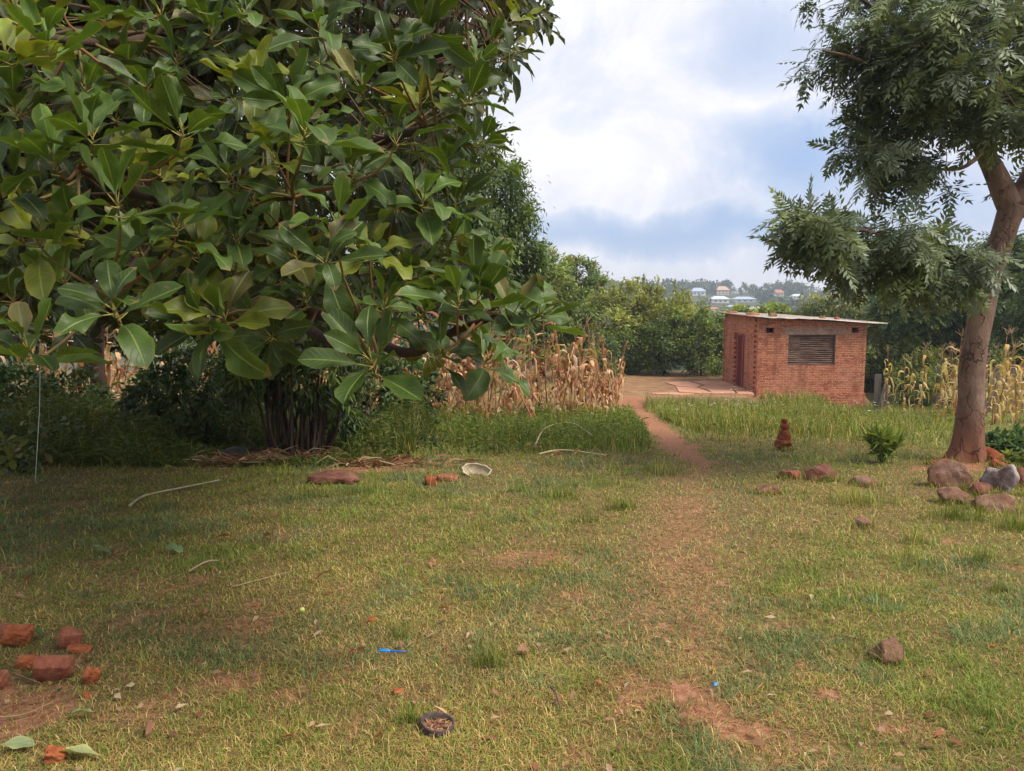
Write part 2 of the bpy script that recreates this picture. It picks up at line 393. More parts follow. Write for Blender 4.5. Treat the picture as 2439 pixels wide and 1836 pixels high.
ys = np.concatenate([np.linspace(-40, 1, 14)[:-1], np.linspace(1, 31, 331), np.linspace(31.2, 46, 60), np.geomspace(47, 805, 90)])
GX, GY = np.meshgrid(xs, ys); GZ = H(GX, GY)
GZ = np.where(GY > 1000, GZ - (GY - 1000) * .02, GZ)
nx, ny = len(xs), len(ys)
ii = (np.arange(ny - 1)[:, None] * nx + np.arange(nx - 1)[None, :])
GF = np.stack([ii, ii + 1, ii + nx + 1, ii + nx], -1).reshape(-1, 4)
bcol = bare(GX.ravel(), GY.ravel()); far = sst(42, 60, GY.ravel()); ter = (sst(27.3, 27.9, GY) * (GX < 9.3) * (GY < 38) * (GX > 2)).ravel()
def ground_mat():
    m, t, b, o = mat('ground soil and turf'); g = t.n.new('ShaderNodeNewGeometry'); v = g.outputs['Position']
    at = t.n.new('ShaderNodeAttribute'); at.attribute_name = 'Col'; sp = t.n.new('ShaderNodeSeparateColor'); t.l.new(at.outputs['Color'], sp.inputs[0])
    n1 = t.noise(v, 3, 6); n2 = t.noise(v, 28, 8, .7); n3 = t.noise(v, 140, 3, .6)
    soil = t.ramp(n2, [(.3, (.19, .08, .042)), (.5, (.32, .145, .08)), (.7, (.45, .25, .155))])
    turf = t.ramp(n2, [(.3, (.09, .06, .03)), (.5, (.17, .12, .055)), (.68, (.28, .20, .095))])
    turf = t.mix(t.ramp(n1, [(.4, 0.0), (.65, .5)]), turf, (.12, .125, .035))
    msk = t.math('ADD', sp.outputs[0], t.math('MULTIPLY', t.math('SUBTRACT', n2, .5), .9))
    msk = t.ramp(msk, [(.35, 0.0), (.6, 1.0)])
    c = t.mix(msk, turf, soil)
    yard = t.ramp(t.noise(v, 2.2, 7), [(.35, (.17, .105, .05)), (.55, (.27, .17, .09)), (.7, (.36, .21, .12))])
    c = t.mix(t.math('MULTIPLY', sp.outputs[2], .8), c, yard)
    farc = t.ramp(t.noise(v, .05, 5), [(.35, (.035, .05, .018)), (.55, (.07, .075, .03)), (.72, (.17, .13, .08))])
    c = t.mix(sp.outputs[1], c, farc)
    t.put(b.inputs['Base Color'], c); b.inputs['Roughness'].default_value = .95; b.inputs['Specular IOR Level'].default_value = .1
    t.l.new(t.bump(t.math('ADD', n2, t.math('MULTIPLY', n3, .5)), .8, .02), b.inputs['Normal'])
    return m
M_GROUND = ground_mat()
tag(mk('ground', np.stack([GX.ravel(), GY.ravel(), GZ.ravel()], -1), GF, M_GROUND, col=np.stack([bcol, far, ter], -1), origin=(0, 0, 0)), kind='structure')

# ---------------------------------------------------------------- grass
def blades(n, x, y, h, w, lean, col, rng, seg=3, zoff=0.0, base=None):
    """curved tapering blades rooted at x,y; returns V,F,C"""
    z = (H(x, y) if base is None else base) - .004 + zoff
    az = rng.random(n) * 2 * math.pi; ax = np.stack([np.cos(az), np.sin(az), np.zeros(n)], -1)
    sd = np.stack([-np.sin(az), np.cos(az), np.zeros(n)], -1); tw = rng.normal(0, .5, n)[:, None]
    sd = nrm(sd + ax * tw * .5)
    root = np.stack([x, y, z], -1); V = []; 
    for i in range(seg + 1):
        f = i / seg
        a = lean * (.25 + .75 * f)                       # bends over more towards the tip
        p = root + ax * (h * f * np.sin(a))[:, None] + np.array([0, 0, 1.]) * (h * f * np.cos(a))[:, None]
        ww = (w * (1 - .92 * f ** 1.5))[:, None] * .5
        V += [p - sd * ww, p + sd * ww]
    V = np.stack(V, 1).reshape(-1, 3); k = 2 * (seg + 1)
    t = np.array([[2 * i, 2 * i + 1, 2 * i + 3, 2 * i + 2] for i in range(seg)])
    F = (t[None] + (np.arange(n) * k)[:, None, None]).reshape(-1, 4)
    C = np.repeat(col, k, 0)
    return V, F, C
PAL_G = np.array([(.165, .215, .036), (.13, .19, .032), (.22, .24, .05), (.10, .155, .028)])
PAL_Y = np.array([(.39, .28, .10), (.33, .245, .085), (.46, .345, .15), (.30, .19, .068)])
PAL_B = np.array([(.27, .13, .055), (.34, .18, .085), (.20, .09, .04)])
def pick(pal, n, rng): return pal[rng.integers(0, len(pal), n)] * rng.uniform(.75, 1.3, (n, 1))
def lawn():
    rng = np.random.default_rng(3); n = 760000
    r = 2.0 * (28 / 2.0) ** rng.random(n) ** 1.05
    a = rng.uniform(-.82, .82, n); x = r * np.tan(a); y = r
    b = bare(x, y)
    keep = (rng.random(n) > b * 1.08) & ((y < 26.5))
    keep &= ~((y > 13.5) & (x < 2)) | (rng.random(n) < .3)
    x, y, b = x[keep], y[keep], b[keep]; n = len(x); r = y
    pat = fbm(x, y, .8, 40); pf = fbm(x, y, 4.5, 44, 2)
    lush = np.clip((pat - .45) * 3 + (pf - .5) * 1.4 + .25 + .35 * sst(6, 12, y) + .30 * sst(.3, -3, x) - .15 * sst(0, 2, x), 0, 1)
    q = rng.random(n)
    isg = q < (.34 + .50 * lush) * (1 - .65 * b); isb = (~isg) & (rng.random(n) < .22 + .3 * b)
    col = pick(PAL_Y, n, rng); col[isg] = pick(PAL_G, isg.sum(), rng); col[isb] = pick(PAL_B, isb.sum(), rng)
    clo = isg & (fbm(x, y, 1.1, 52) + .5 * (pf - .5) > .60); col[clo] = pick(np.array([(.12, .18, .065), (.15, .20, .08), (.10, .155, .055)]), clo.sum(), rng)
    h = rng.uniform(.018, .046, n) * (1 + .6 * lush * (pf > .54)) * (1 + .03 * r)
    longb = rng.random(n) < .03; h[longb] *= 2.0
    wild = (fbm(x, y, .9, 91) + .35 * (pf - .5) > .50) & (rng.random(n) < .22 * sst(6.0, 9.5, y)); h[wild] *= rng.uniform(1.5, 4.2, wild.sum())
    w = rng.uniform(.0022, .0042, n) * (1 + .16 * np.maximum(r - 2.5, 0))
    lean = np.abs(rng.normal(1.1, .42, n)); lean[~isg] += .35; lean = np.clip(lean, 0, 1.75)
    V, F, C = blades(n, x, y, h, w, lean, col, rng, 2)
    tag(mk('grass', V, F, M_GRASS, col=C, origin=(0, 0, 0)), 'short trampled green and straw coloured grass of the yard', 'grass', kind='stuff')
lawn()
def weedmass(name, label, n, sampler, hmin, hmax, seed, leafy=.45, pal=PAL_G, dry=.12):
    rng = np.random.default_rng(seed); x, y, hs = sampler(n, rng); n = len(x)
    cl = fbm(x, y, 1.3, seed + 4); hs = hs * np.clip(-.1 + 2.2 * cl, .25, 1.6)
    q = rng.random(n) < leafy; mb = MB()
    xb, yb = x[~q], y[~q]; nb = len(xb)
    h = rng.uniform(hmin, hmax, nb) * hs[~q]; col = pick(pal, nb, rng) * (.75 + .6 * cl[~q])[:, None]; dm = rng.random(nb) < dry; col[dm] = pick(PAL_Y, dm.sum(), rng)
    V, F, C = blades(nb, xb, yb, h, rng.uniform(.005, .011, nb) * (1 + .05 * yb), np.clip(np.abs(rng.normal(.45, .35, nb)), 0, 1.5), col, rng, 3)
    mb.add(V, F, C)
    xl, yl = x[q], y[q]; nl = len(xl); hh = hmax * hs[q] * rng.random(nl) ** .7 * .9
    pos = np.stack([xl, yl, H(xl, yl) + hh], -1)
    Y = rng.normal(0, 1, (nl, 3)); Y[:, 2] = np.abs(Y[:, 2]) * .4; N = np.array([0, 0, 1.]) + rng.normal(0, .6, (nl, 3))
    X, Y, Z = frames(Y, N); col = pick(pal, nl, rng) * (.8 + .6 * cl[q])[:, None]
    V, F, C, L = stamp(SL[0], SL[1], pos, X, Y, Z, np.stack([rng.uniform(.04, .08, nl), rng.uniform(.05, .12, nl), np.full(nl, .06)], -1), SL[2], col)
    mb.add(V, F, C)
    return tag(mb.build(name, M_GRASS, origin=(0, 0, 0)), label, 'weeds', kind='stuff')
# small folded leaf template: unit length along y
SLV = np.array([[0, 0, 0], [-.2, .35, .05], [0, .4, -.02], [.2, .35, .05], [0, 1, -.12]], float)
SL = (SLV, np.array([[0, 2, 4, 1], [0, 3, 4, 2]]), np.ones((5, 3)))

# ---------------------------------------------------------------- broad-leaved tree (near left)
def big_leaf(rows, cols, bend, fold, wave, seed, wid=.24):
    """obovate leaf, unit length along +y, upper side +z, with a petiole strip"""
    rng = np.random.default_rng(seed); V = []; L = []; ph = rng.random(4) * 6.28
    for i in range(rows):
        v = i / (rows - 1)
        w = wid * (math.sin(math.pi * min(1, v) ** 1.32) ** (.85 if v < .55 else .5)) + (.012 if v < .02 else 0)
        if v >= .999: w = .004
        ang = bend * v; yy = (math.sin(ang) / bend if abs(bend) > 1e-3 else v); zz = -((1 - math.cos(ang)) / bend if abs(bend) > 1e-3 else 0)
        for j in range(cols):
            u = -1 + 2 * j / (cols - 1)
            z = zz + abs(u) ** 1.3 * w * fold + wave * w * math.sin(v * 11 + ph[0] + (1.7 if u > 0 else 0)) * abs(u) ** 2
            V.append([u * w * (1 + .07 * math.sin(v * 15 + ph[1] + u)), yy + .01 * math.sin(9 * v + ph[2]), z]); L.append([u, v, 1.0])
    V = np.array(V); L = np.array(L)
    F = [[i * cols + j, i * cols + j + 1, (i + 1) * cols + j + 1, (i + 1) * cols + j] for i in range(rows - 1) for j in range(cols - 1)]
    col = np.ones((len(V), 3)); ed = (np.abs(L[:, 0]) > .99)
    col[ed] = (1.5, 1.25, 1.0)
    return V, np.array(F), col, L
HEROT = [big_leaf(11, 7, b, f, w, s, wd) for b, f, w, s, wd in ((.5, .35, .2, 1, .215), (.95, .25, .35, 2, .235), (.2, .5, .15, 3, .20), (1.3, .3, .3, 4, .22), (.7, .15, .5, 5, .24), (-.3, .55, .25, 6, .205))]
MIDT = [big_leaf(6, 3, b, f, w, s, wd) for b, f, w, s, wd in ((.6, .35, .2, 1, .20), (1.1, .25, .3, 2, .22), (.3, .45, .2, 3, .19), (1.4, .3, .3, 4, .21))]
def rosette_crown(tips, axes, lens, hero, rng, mb, twmb, bright):
    """leaves whorled round shoot tips. tips (n,3) axes (n,3) lens (n,)"""
    ga = 2.399963
    T = HEROT if hero else MIDT
    recs = []
    for i in range(len(tips)):
        A = nrm(axes[i]); U = nrm(np.cross(A, np.array([.3, .9, .1]))); B = np.cross(A, U)
        K = rng.integers(8, 12) if hero else rng.integers(7, 11); a0 = rng.random() * 6.28
        young = rng.random() < .16
        cc = np.array([.046, .082, .013]) * rng.uniform(.65, 1.4)
        if young: cc = np.array([.125, .15, .016]) * rng.uniform(.8, 1.2)
        for k in range(K):
            az = a0 + ga * k + rng.normal(0, .15); f = k / K
            el = (R(26) + f * R(58) if hero else R(30) + f * R(64)) + rng.normal(0, .16)       # angle from the axis
            D = A * math.cos(el) + (U * math.cos(az) + B * math.sin(az)) * math.sin(el)
            D = D + np.array([0, 0, (-.02 - .14 * f) if hero else (-.18 - .25 * f)]); D = nrm(D)
            base = tips[i] - A * (.012 + .05 * f) * rng.uniform(.6, 1.4); pet = lens[i] * rng.uniform(.13, .24)
            Lg = lens[i] * (rng.uniform(.80, 1.12) * (.72 + .35 * f))
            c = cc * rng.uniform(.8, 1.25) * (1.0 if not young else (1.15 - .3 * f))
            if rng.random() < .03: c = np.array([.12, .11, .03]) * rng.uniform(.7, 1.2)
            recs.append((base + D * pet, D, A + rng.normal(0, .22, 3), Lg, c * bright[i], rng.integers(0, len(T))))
            twmb.add(*ptube(base, base + D * pet, .0024 if hero else .0028), col=(.27, .23, .05) if rng.random() < .7 else (.20, .20, .05))
    for ti in range(len(T)):
        rs = [r for r in recs if r[5] == ti]
        if not rs: continue
        pos = np.array([r[0] for r in rs]); X, Y, Z = frames(np.array([r[1] for r in rs]), np.array([r[2] for r in rs]))
        V, F, C, L = stamp(T[ti][0], T[ti][1], pos, X, Y, Z, np.array([r[3] for r in rs]), T[ti][2], np.array([r[4] for r in rs]), T[ti][3])
        mb.add(V, F, C, L)
def ptube(a, b, r, seg=3):
    d = nrm(b - a); u = nrm(np.cross(d, np.array([.13, .21, .97]))); w = np.cross(d, u)
    V = []
    for p, rr in ((a, r * 1.3), (b, r * .8)):
        for q in range(seg):
            t = q / seg * 6.2832; V.append(p + (u * math.cos(t) + w * math.sin(t)) * rr)
    F = [[q, (q + 1) % seg, seg + (q + 1) % seg, seg + q] for q in range(seg)]
    return np.array(V), np.array(F)
def connect(tip, axis, skel, srad, rng, mb, r0, col, seg=5, side=4):
    """a twig that runs from the nearest limb point out to the tip"""
    d = np.linalg.norm(skel - tip, axis=1); j = int(np.argmin(d + .25 * rng.random(len(d)))); s = skel[j]
    L = np.linalg.norm(tip - s); c1 = tip - nrm(axis) * L * .4; c0 = s + (tip - s) * .33 + rng.normal(0, .05 * L, 3)
    t = np.linspace(0, 1, seg)[:, None]
    pts = (1 - t) ** 3 * s + 3 * (1 - t) ** 2 * t * c0 + 3 * (1 - t) * t * t * c1 + t ** 3 * tip
    rr = np.linspace(min(r0 * (1 + L), srad[j] * .8), r0 * .6, seg)
    V, F = tube(pts, rr, side, cap=False); mb.add(V, F, col)

def near_tree():
    rng = np.random.default_rng(11)
    base = G(240, 1030); base = np.array([base[0], base[1], base[2]])
    root = empty('broadleaf_tree', base, 'large low hanging tree with big glossy oval leaves in whorls filling the left side', 'tree')
    top = base + np.array([.55, -.3, 2.9])
    limbs = []
    def limb(pts, rad, n=22, seg=9): limbs.append(spline(pts, rad, n) + (seg,))
    limb([base + [0, 0, -.1], base + [.03, 0, .5], base + [.0, 0, 1.4], base + [.2, -.1, 2.2], top], [.17, .13, .12, .115, .11], 26, 12)
    T = top; A1 = base + np.array([.1, -.05, 1.9])
    limb([T, T + [.9, -1.6, .9], P(560, 120, 5.2), P(640, -60, 4.2), P(700, -300, 3.6)], [.10, .085, .06, .045, .03])
    limb([A1, P(330, 640, 7.2), P(420, 500, 5.0), P(300, 450, 3.4), P(190, 400, 2.7)], [.08, .07, .05, .032, .014])
    limb([A1, P(450, 720, 7.4), P(600, 700, 5.3), P(760, 800, 3.6), P(900, 850, 2.9)], [.075, .06, .042, .026, .011])
    limb([P(600, 700, 5.3), P(820, 770, 4.2), P(960, 840, 3.5), P(1080, 790, 3.2), P(1190, 750, 2.9)], [.04, .032, .024, .018, .010])
    limb([T, P(600, 420, 7.0), P(780, 380, 5.2), P(920, 330, 4.0), P(1040, 300, 3.5)], [.085, .06, .04, .026, .012])
    limb([P(600, 420, 7), P(800, 250, 6.4), P(950, 140, 5.4), P(1110, 130, 4.8), P(1200, 70, 4.4)], [.06, .045, .032, .02, .010])
    limb([T, P(300, 200, 7.5), P(250, -100, 6.0), P(200, -400, 5)], [.08, .06, .045, .03])
    limb([P(450, 720, 7.4), P(500, 560, 5.2), P(560, 480, 3.8), P(700, 470, 3.0)], [.05, .036, .024, .012])
    limb([A1, P(60, 700, 7.5), P(-60, 760, 4.6), P(60, 820, 2.7)], [.06, .045, .03, .012])
    limb([P(60, 700, 7.5), P(-300, 400, 6.0), P(-600, 200, 5)], [.05, .04, .03])
    limb([T, P(700, 300, 9.0), P(900, 260, 8.6), P(1050, 200, 7.8)], [.07, .05, .035, .02])
    limb([P(420, 500, 5.0), P(330, 620, 3.8), P(265, 720, 2.6)], [.035, .022, .010])
    limb([P(600, 700, 5.3), P(560, 740, 3.8), P(533, 752, 2.8)], [.032, .02, .009])
    limb([P(300, 200, 7.5), P(420, 60, 5.0), P(300, 100, 3.4), P(110, 90, 2.6)], [.05, .035, .022, .010])
    tb = MB(); tr = np.random.default_rng(5)
    for i, (pts, rr, sg) in enumerate(limbs):
        V, F = tube(pts, rr, sg, .10, tr); tb.add(V, F)
    tb.build('trunk', M_BARKL, root, col=False)
    skel = np.concatenate([l[0] for l in limbs[1:]]); srad = np.concatenate([l[1] for l in limbs[1:]])
    # shoots seen one by one in the photograph
    hero = [(265, 727, 2.15, (0, -1, .25)), (533, 750, 2.55, (.1, -1, .45)), (66, 822, 2.3, (.2, -.5, 1)), (125, 375, 2.4, (-.2, -.5, 1)), (222, 310, 2.35, (.2, -.35, 1)),
            (437, 300, 2.4, (.1, -.4, 1)), (278, 470, 2.25, (.1, -.7, .7)), (7, 112, 2.5, (-.3, -.4, 1)), (108, 95, 2.5, (.1, -.3, 1)), (650, 365, 2.9, (-.2, -.7, .8)),
            (728, 300, 2.6, (.1, -.3, 1)), (947, 325, 2.9, (.2, -.4, 1)), (808, 525, 2.6, (.3, -.55, .8)), (932, 120, 3.0, (0, -.8, -.1)), (1012, 75, 3.1, (.1, -.5, -.9)),
            (881, 852, 2.45, (-.1, -.75, .6)), (917, 720, 2.9, (.3, -.5, .8)), (1094, 705, 2.5, (.1, -.4, 1)), (1140, 690, 2.6, (.2, -.3, 1)), (1225, 735, 2.6, (.5, -.3, .9)), (1290, 745, 2.7, (.9, -.3, .5)), (1165, 640, 2.8, (.3, -.3, .9)), (773, 615, 2.5, (0, -.6, -.3)),
            (1054, 834, 2.9, (.3, -.5, -.3)), (1170, 850, 3.1, (.4, -.3, -.2)), (150, 25, 3.0, (-.1, -.5, .8)), (265, 60, 3.2, (.1, -.5, .8)), (385, 25, 3.1, (.1, -.5, .7)), (425, 130, 3.0, (.1, -.5, .8)), (300, 150, 3.1, (-.1, -.5, .8)), (580, 20, 3.3, (0, -.5, .8)), (40, 30, 2.8, (-.1, -.5, .8)), (483, 770, 2.5, (-.2, -.5, -.6)), (1179, 90, 4.2, (.8, -.2, .3)), (1142, 140, 4.0, (.5, -.3, .1)), (1240, 40, 4.3, (.9, -.2, .2)),
            (1121, 225, 3.5, (.5, -.3, .8)), (1150, 335, 3.4, (.6, -.3, .5)), (1085, 470, 3.6, (.5, -.4, .6)), (1080, 560, 3.3, (.5, -.4, .7)), (560, 560, 2.7, (0, -.7, .6)), (420, 520, 2.5, (.2, -.7, .5)),
            (470, 600, 2.8, (.1, -.8, .3)), (330, 590, 2.7, (-.1, -.8, .4)), (80, 560, 2.6, (-.2, -.7, .6)), (150, 660, 2.9, (-.1, -.7, .4)), (20, 430, 2.5, (-.4, -.5, .8)), (680, 240, 2.9, (.1, -.5, -.4)),
            (610, 180, 3.0, (-.1, -.5, .8)), (840, 400, 3.1, (.1, -.6, .7)), (1010, 470, 3.2, (.3, -.6, .6)), (880, 600, 3.0, (.2, -.6, .6)), (980, 640, 3.2, (.3, -.6, .6)), (700, 600, 3.0, (-.1, -.6, .3)),
            (730, 700, 2.9, (.1, -.6, .2)), (350, 200, 2.9, (.1, -.6, .8)), (20, 700, 2.7, (-.3, -.5, .5)), (600, 470, 3.0, (.1, -.6, .6)), (860, 200, 3.3, (.1, -.6, .8)), (1000, 230, 3.5, (.2, -.5, .9)),
            (500, 60, 3.1, (0, -.6, .6)), (760, 60, 3.2, (0, -.6, .4)), (1060, 380, 3.4, (.5, -.4, .7)), (640, 800, 3.2, (0, -.6, -.3)), (200, 200, 2.8, (0, -.6, .7)), (30, 250, 2.7, (-.2, -.6, .8)), (180, 545, 2.6, (0, -.8, .5)),
            (1100, 620, 3.3, (.4, -.4, .6)), (1010, 740, 3.1, (.1, -.6, .4)), (380, 400, 2.9, (.1, -.7, .6)), (540, 400, 2.8, (0, -.7, .5))]
    mbh = MB(); tw = MB()
    tips = np.array([P(a, b, d) for a, b, d, _ in hero]); ax = np.array([np.array(v, float) + np.array([0, .1, .55]) + rng.normal(0, .12, 3) for *_, v in hero])
    lens = np.array([.20 * (.9 + .2 * rng.random()) if d < 4 else .165 for _, _, d, _ in hero])
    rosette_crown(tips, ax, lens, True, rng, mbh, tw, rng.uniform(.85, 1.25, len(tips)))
    for i in range(len(tips)):
        connect(tips[i], ax[i], skel, srad, rng, tw, .0055, (.17, .085, .03) if i % 2 else (.15, .11, .035), 7, 5)
    # the rest of the crown
    SIL = [(-2500, -3000), (1330, -3000), (1330, -300), (1270, -60), (1340, 40), (1270, 110), (1220, 150), (1170, 280), (1075, 400), (1070, 560), (1150, 620), (1250, 700), (1180, 800), (1000, 840), (820, 850), (640, 800), (420, 800), (180, 800), (0, 850), (-2500, 900)]
    BL = [(-3.2, 7.2, 3.6, 3.6, 3.0, 3.0), (-1.7, 5.4, 3.3, 2.6, 2.4, 2.6), (-3.8, 4.6, 3.4, 2.8, 2.4, 2.5), (-.9, 5.5, 4.3, 1.9, 2.0, 1.9), (-1.0, 4.0, 2.2, 1.5, 1.2, 1.4), (-1.9, 3.6, 2.2, 1.8, 1.0, 1.3), (-5.5, 8.5, 3.6, 3.5, 3.0, 3.0), (-.5, 8.0, 4.2, 2.0, 2.0, 2.6), (-1.8, 3.5, 2.9, 1.3, .8, .9), (-2.6, 3.6, 1.9, 1.2, .8, .8), (-.6, 4.4, 3.2, 1.2, 1.0, 1.2), (-5, 5.5, 5.6, 3.5, 3.0, 1.6), (-2.2, 4.4, 4.6, 1.8, 1.2, 1.0)]  # wide high blob at the far left added out of view to deepen shade
    pts = []
    for (cx, cy, cz, rx, ry, rz) in BL:
        m = int(215 * rx * ry * rz / 6); q = nrm(rng.normal(0, 1, (m, 3))) * (rng.random((m, 1)) ** .42)
        pts.append(np.array([cx, cy, cz]) + q * np.array([rx, ry, rz]))
    pts = np.concatenate(pts)
    px, py, w = proj(pts); jit = rng.normal(0, 26, (2, len(px)))
    inside = inpoly(px + jit[0], py + jit[1], SIL)
    lowgap = (py > 700) & (w > 3.4) & (rng.random(len(px)) < .55)
    topgap = (px > 560) & (px < 1180) & (py < 420) & (w > 4.5) & (rng.random(len(px)) < .45)
    ok = inside & ~lowgap & ~topgap & (w > 3.6) & (np.linalg.norm(pts - [0, 0, EYE], axis=1) > 2.6) & (pts[:, 2] > H(pts[:, 0], pts[:, 1]) + .9)
    pts = pts[ok]
    vis = rng.random(len(pts)) < 1.0; pts = pts[vis]
    print('near tree shoots', len(pts))
    cen = np.array([-2.8, 7.0, 3.0]); ax = nrm(pts - cen) + np.array([0, -.25, .55]) + rng.normal(0, .35, (len(pts), 3))
    rosette_crown(pts, ax, rng.uniform(.14, .20, len(pts)), False, rng, mbh, tw, rng.uniform(.30, .62, len(pts)))  # filling leaves coloured darker than the front whorls to imitate shade inside the crown
    for i in range(len(pts)):
        connect(pts[i], ax[i], skel, srad, rng, tw, .005, (.10, .06, .03), 5, 3)
    mbh.build('crown', M_BIG, root)
    tw.build('twigs', M_TWIG, root)
near_tree()

# ---------------------------------------------------------------- neem-like tree (right)
def frond_template(n=7, seed=0):
    rng = np.random.default_rng(seed); mb = MB()
    t = np.linspace(0, 1, 6); cz = -.28 * t ** 2
    for i in range(5):
        a = np.array([0, t[i] * .95, cz[i]]); b = np.array([0, t[i + 1] * .95, cz[i + 1]])
        mb.add([a - [.006, 0, 0], a + [.006, 0, 0], b + [.005, 0, 0], b - [.005, 0, 0]], [[0, 1, 2, 3]], (1.3, 1.1, .8))
    for i in range(n):
        f = .16 + .8 * i / (n - 1); z = -.28 * f * f; y = f * .95
        for s in (-1, 1):
            L = (.34 * math.sin(math.pi * (.25 + .62 * f)) + .06) * rng.uniform(.85, 1.1); an = R(58 - 26 * f) + rng.normal(0, .1)
            d = np.array([s * math.sin(an), math.cos(an), -.25 + rng.normal(0, .12)]); pr = np.array([s * -math.cos(an), math.sin(an), 0]) * .055
            o = np.array([0, y, z]); m = o + d * L * .42
            mb.add([o, m + pr, o + d * L + pr * -.6, m - pr + [0, 0, -.01]], [[0, 1, 2, 3]] if s > 0 else [[0, 3, 2, 1]], rng.uniform(.85, 1.2))
    o = np.array([0, .93, -.25]); mb.add([o, o + [.05, .12, -.05], o + [0, .3, -.16], o + [-.05, .12, -.05]], [[0, 1, 2, 3]], 1.1)
    return np.concatenate(mb.V), np.concatenate(mb.Q), np.concatenate(mb.C)
FR = [frond_template(6, 1), frond_template(7, 2), frond_template(5, 3)]
def frond_crown(tips, axes, rng, mb, size=(.2, .3), k=(6, 10), palette=((.095, .125, .068), (.12, .15, .088), (.15, .185, .07)), under=None):
    pos = []; D = []; N = []; Lg = []; C = []; pal = np.array(palette)
    for i in range(len(tips)):
        A = nrm(axes[i]); U = nrm(np.cross(A, [.2, .9, .3])); B = np.cross(A, U); K = rng.integers(*k); c0 = pal[rng.integers(0, len(pal))] * rng.uniform(.75, 1.3)
        for q in range(K):
            az = 2.4 * q + rng.normal(0, .2); el = R(30) + R(75) * q / K
            d = nrm(A * math.cos(el) + (U * math.cos(az) + B * math.sin(az)) * math.sin(el) + np.array([0, 0, -.35]))
            pos.append(tips[i] - A * .04 * q / K); D.append(d); N.append(np.array([0, 0, 1]) + .5 * A + rng.normal(0, .35, 3)); Lg.append(rng.uniform(*size)); C.append(c0 * rng.uniform(.85, 1.2))
    pos, D, N, Lg, C = map(np.array, (pos, D, N, Lg, C)); ti = rng.integers(0, 3, len(pos))
    for j in range(3):
        s = ti == j; X, Y, Z = frames(D[s], N[s]); V, F, CC, L = stamp(FR[j][0], FR[j][1], pos[s], X, Y, Z, Lg[s], FR[j][2], C[s]); mb.add(V, F, CC)
def right_tree():
    rng = np.random.default_rng(23); D = 8.7
    base = G(2312, 1098); D = base[1]
    root = empty('neem_tree', base, 'tall leaning tree with fine feathery leaves and smooth pinkish brown trunk beside the rock pile', 'tree')
    tb = MB(); tr = np.random.default_rng(9)
    tp = [(2306, 1120, .20), (2304, 1096, .165), (2308, 1050, .15), (2312, 960, .138), (2316, 870, .130), (2333, 770, .130), (2350, 690, .125), (2372, 620, .115), (2395, 540, .125), (2412, 492, .15)]
    pts, rr = spline([P(a, b, D) for a, b, _ in tp], [c for *_, c in tp], 60)
    V, F = tube(pts, rr, 28)
    ax = np.repeat(pts, 28, 0); body = V[:len(ax)]; off = body - ax; ang = np.arctan2(off[:, 1], off[:, 0])
    fl = np.exp(-np.maximum(body[:, 2] - base[2] + .02, 0) * 5.5); lob = np.maximum(0, np.cos(ang * 5 + 1.0)) * 1.0 + .8 * np.maximum(0, np.cos(ang - math.pi))
    k = 1 + fl * .50 * lob + .05 * (fbm(ang * 2, body[:, 2] * 3, 1.0, 4) - .5) + .03 * np.sin(body[:, 2] * 9)
    kn = P(2338, 640 + 40, D); dk = np.linalg.norm(body - (kn + [0, -.14, 0]), axis=1); k += .22 * np.exp(-(dk / .09) ** 2) - .25 * np.exp(-(dk / .04) ** 2)
    ho = P(2293, 1078, D); dh = np.linalg.norm((body - (ho + [0, -.2, 0])) * [1, 1, .7], axis=1); k -= .22 * np.exp(-(dh / .045) ** 2)
    for (a, b) in ((2296, 940), (2320, 815), (2306, 1000), (2345, 760)):
        q = P(a, b, D) + [0, -.15, 0]; dq = np.linalg.norm((body - q) * [1, 1, 1.6], axis=1); k += .07 * np.exp(-(dq / .05) ** 2) - .1 * np.exp(-(dq / .018) ** 2)
    V[:len(ax)] = ax + off * k[:, None]; tb.add(V, F)
    limbs = []
    def limb(px, dy=0, seg=12, n=20):
        p, r = spline([P(a, b, D + e) for a, b, _, e in px], [c for *_, c, _e in px], n); limbs.append((p, r)); V, F = tube(p, r, seg, .08, tr); tb.add(V, F)
    limb([(2410, 500, .13, 0), (2378, 430, .115, 0), (2345, 360, .095, .1), (2310, 290, .085, .2), (2278, 225, .07, .3), (2240, 130, .05, .4), (2180, 20, .035, .5), (2120, -120, .02, .6)])
    limb([(2414, 500, .15, 0), (2455, 430, .13, .1), (2490, 330, .11, .2), (2510, 200, .09, .3), (2490, 60, .07, .2), (2440, -120, .05, 0), (2380, -320, .03, 0)])
    limb([(2310, 290, .05, .2), (2230, 250, .035, -.2), (2140, 190, .025, -.6), (2040, 140, .016, -1.0), (1960, 120, .008, -1.2)], seg=7)
    limb([(2278, 225, .05, .3), (2290, 120, .04, .6), (2330, 20, .03, .9), (2340, -150, .02, 1)], seg=7)
    limb([(2345, 360, .03, .1), (2290, 400, .02, -.3), (2220, 400, .014, -.6), (2140, 380, .007, -.8)], seg=6)
    limb([(2350, 690, .05, 0), (2290, 660, .03, -.5), (2210, 610, .022, -1.0), (2100, 560, .015, -1.3), (2010, 540, .007, -1.5)], seg=7)
    limb([(2290, 660, .025, -.5), (2230, 660, .015, -1), (2130, 650, .008, -1.3)], seg=6)
    limb([(2490, 330, .05, .2), (2560, 300, .04, -.8), (2600, 200, .03, -1.8)], seg=6)
    limb([(2240, 130, .035, .4), (2130, 60, .025, 0), (2030, -20, .015, -.4), (1960, -60, .01, -.6)], seg=6)
    limb([(2490, 60, .05, .2), (2380, 60, .03, -.7), (2280, 80, .02, -1.2), (2180, 110, .01, -1.5)], seg=6)
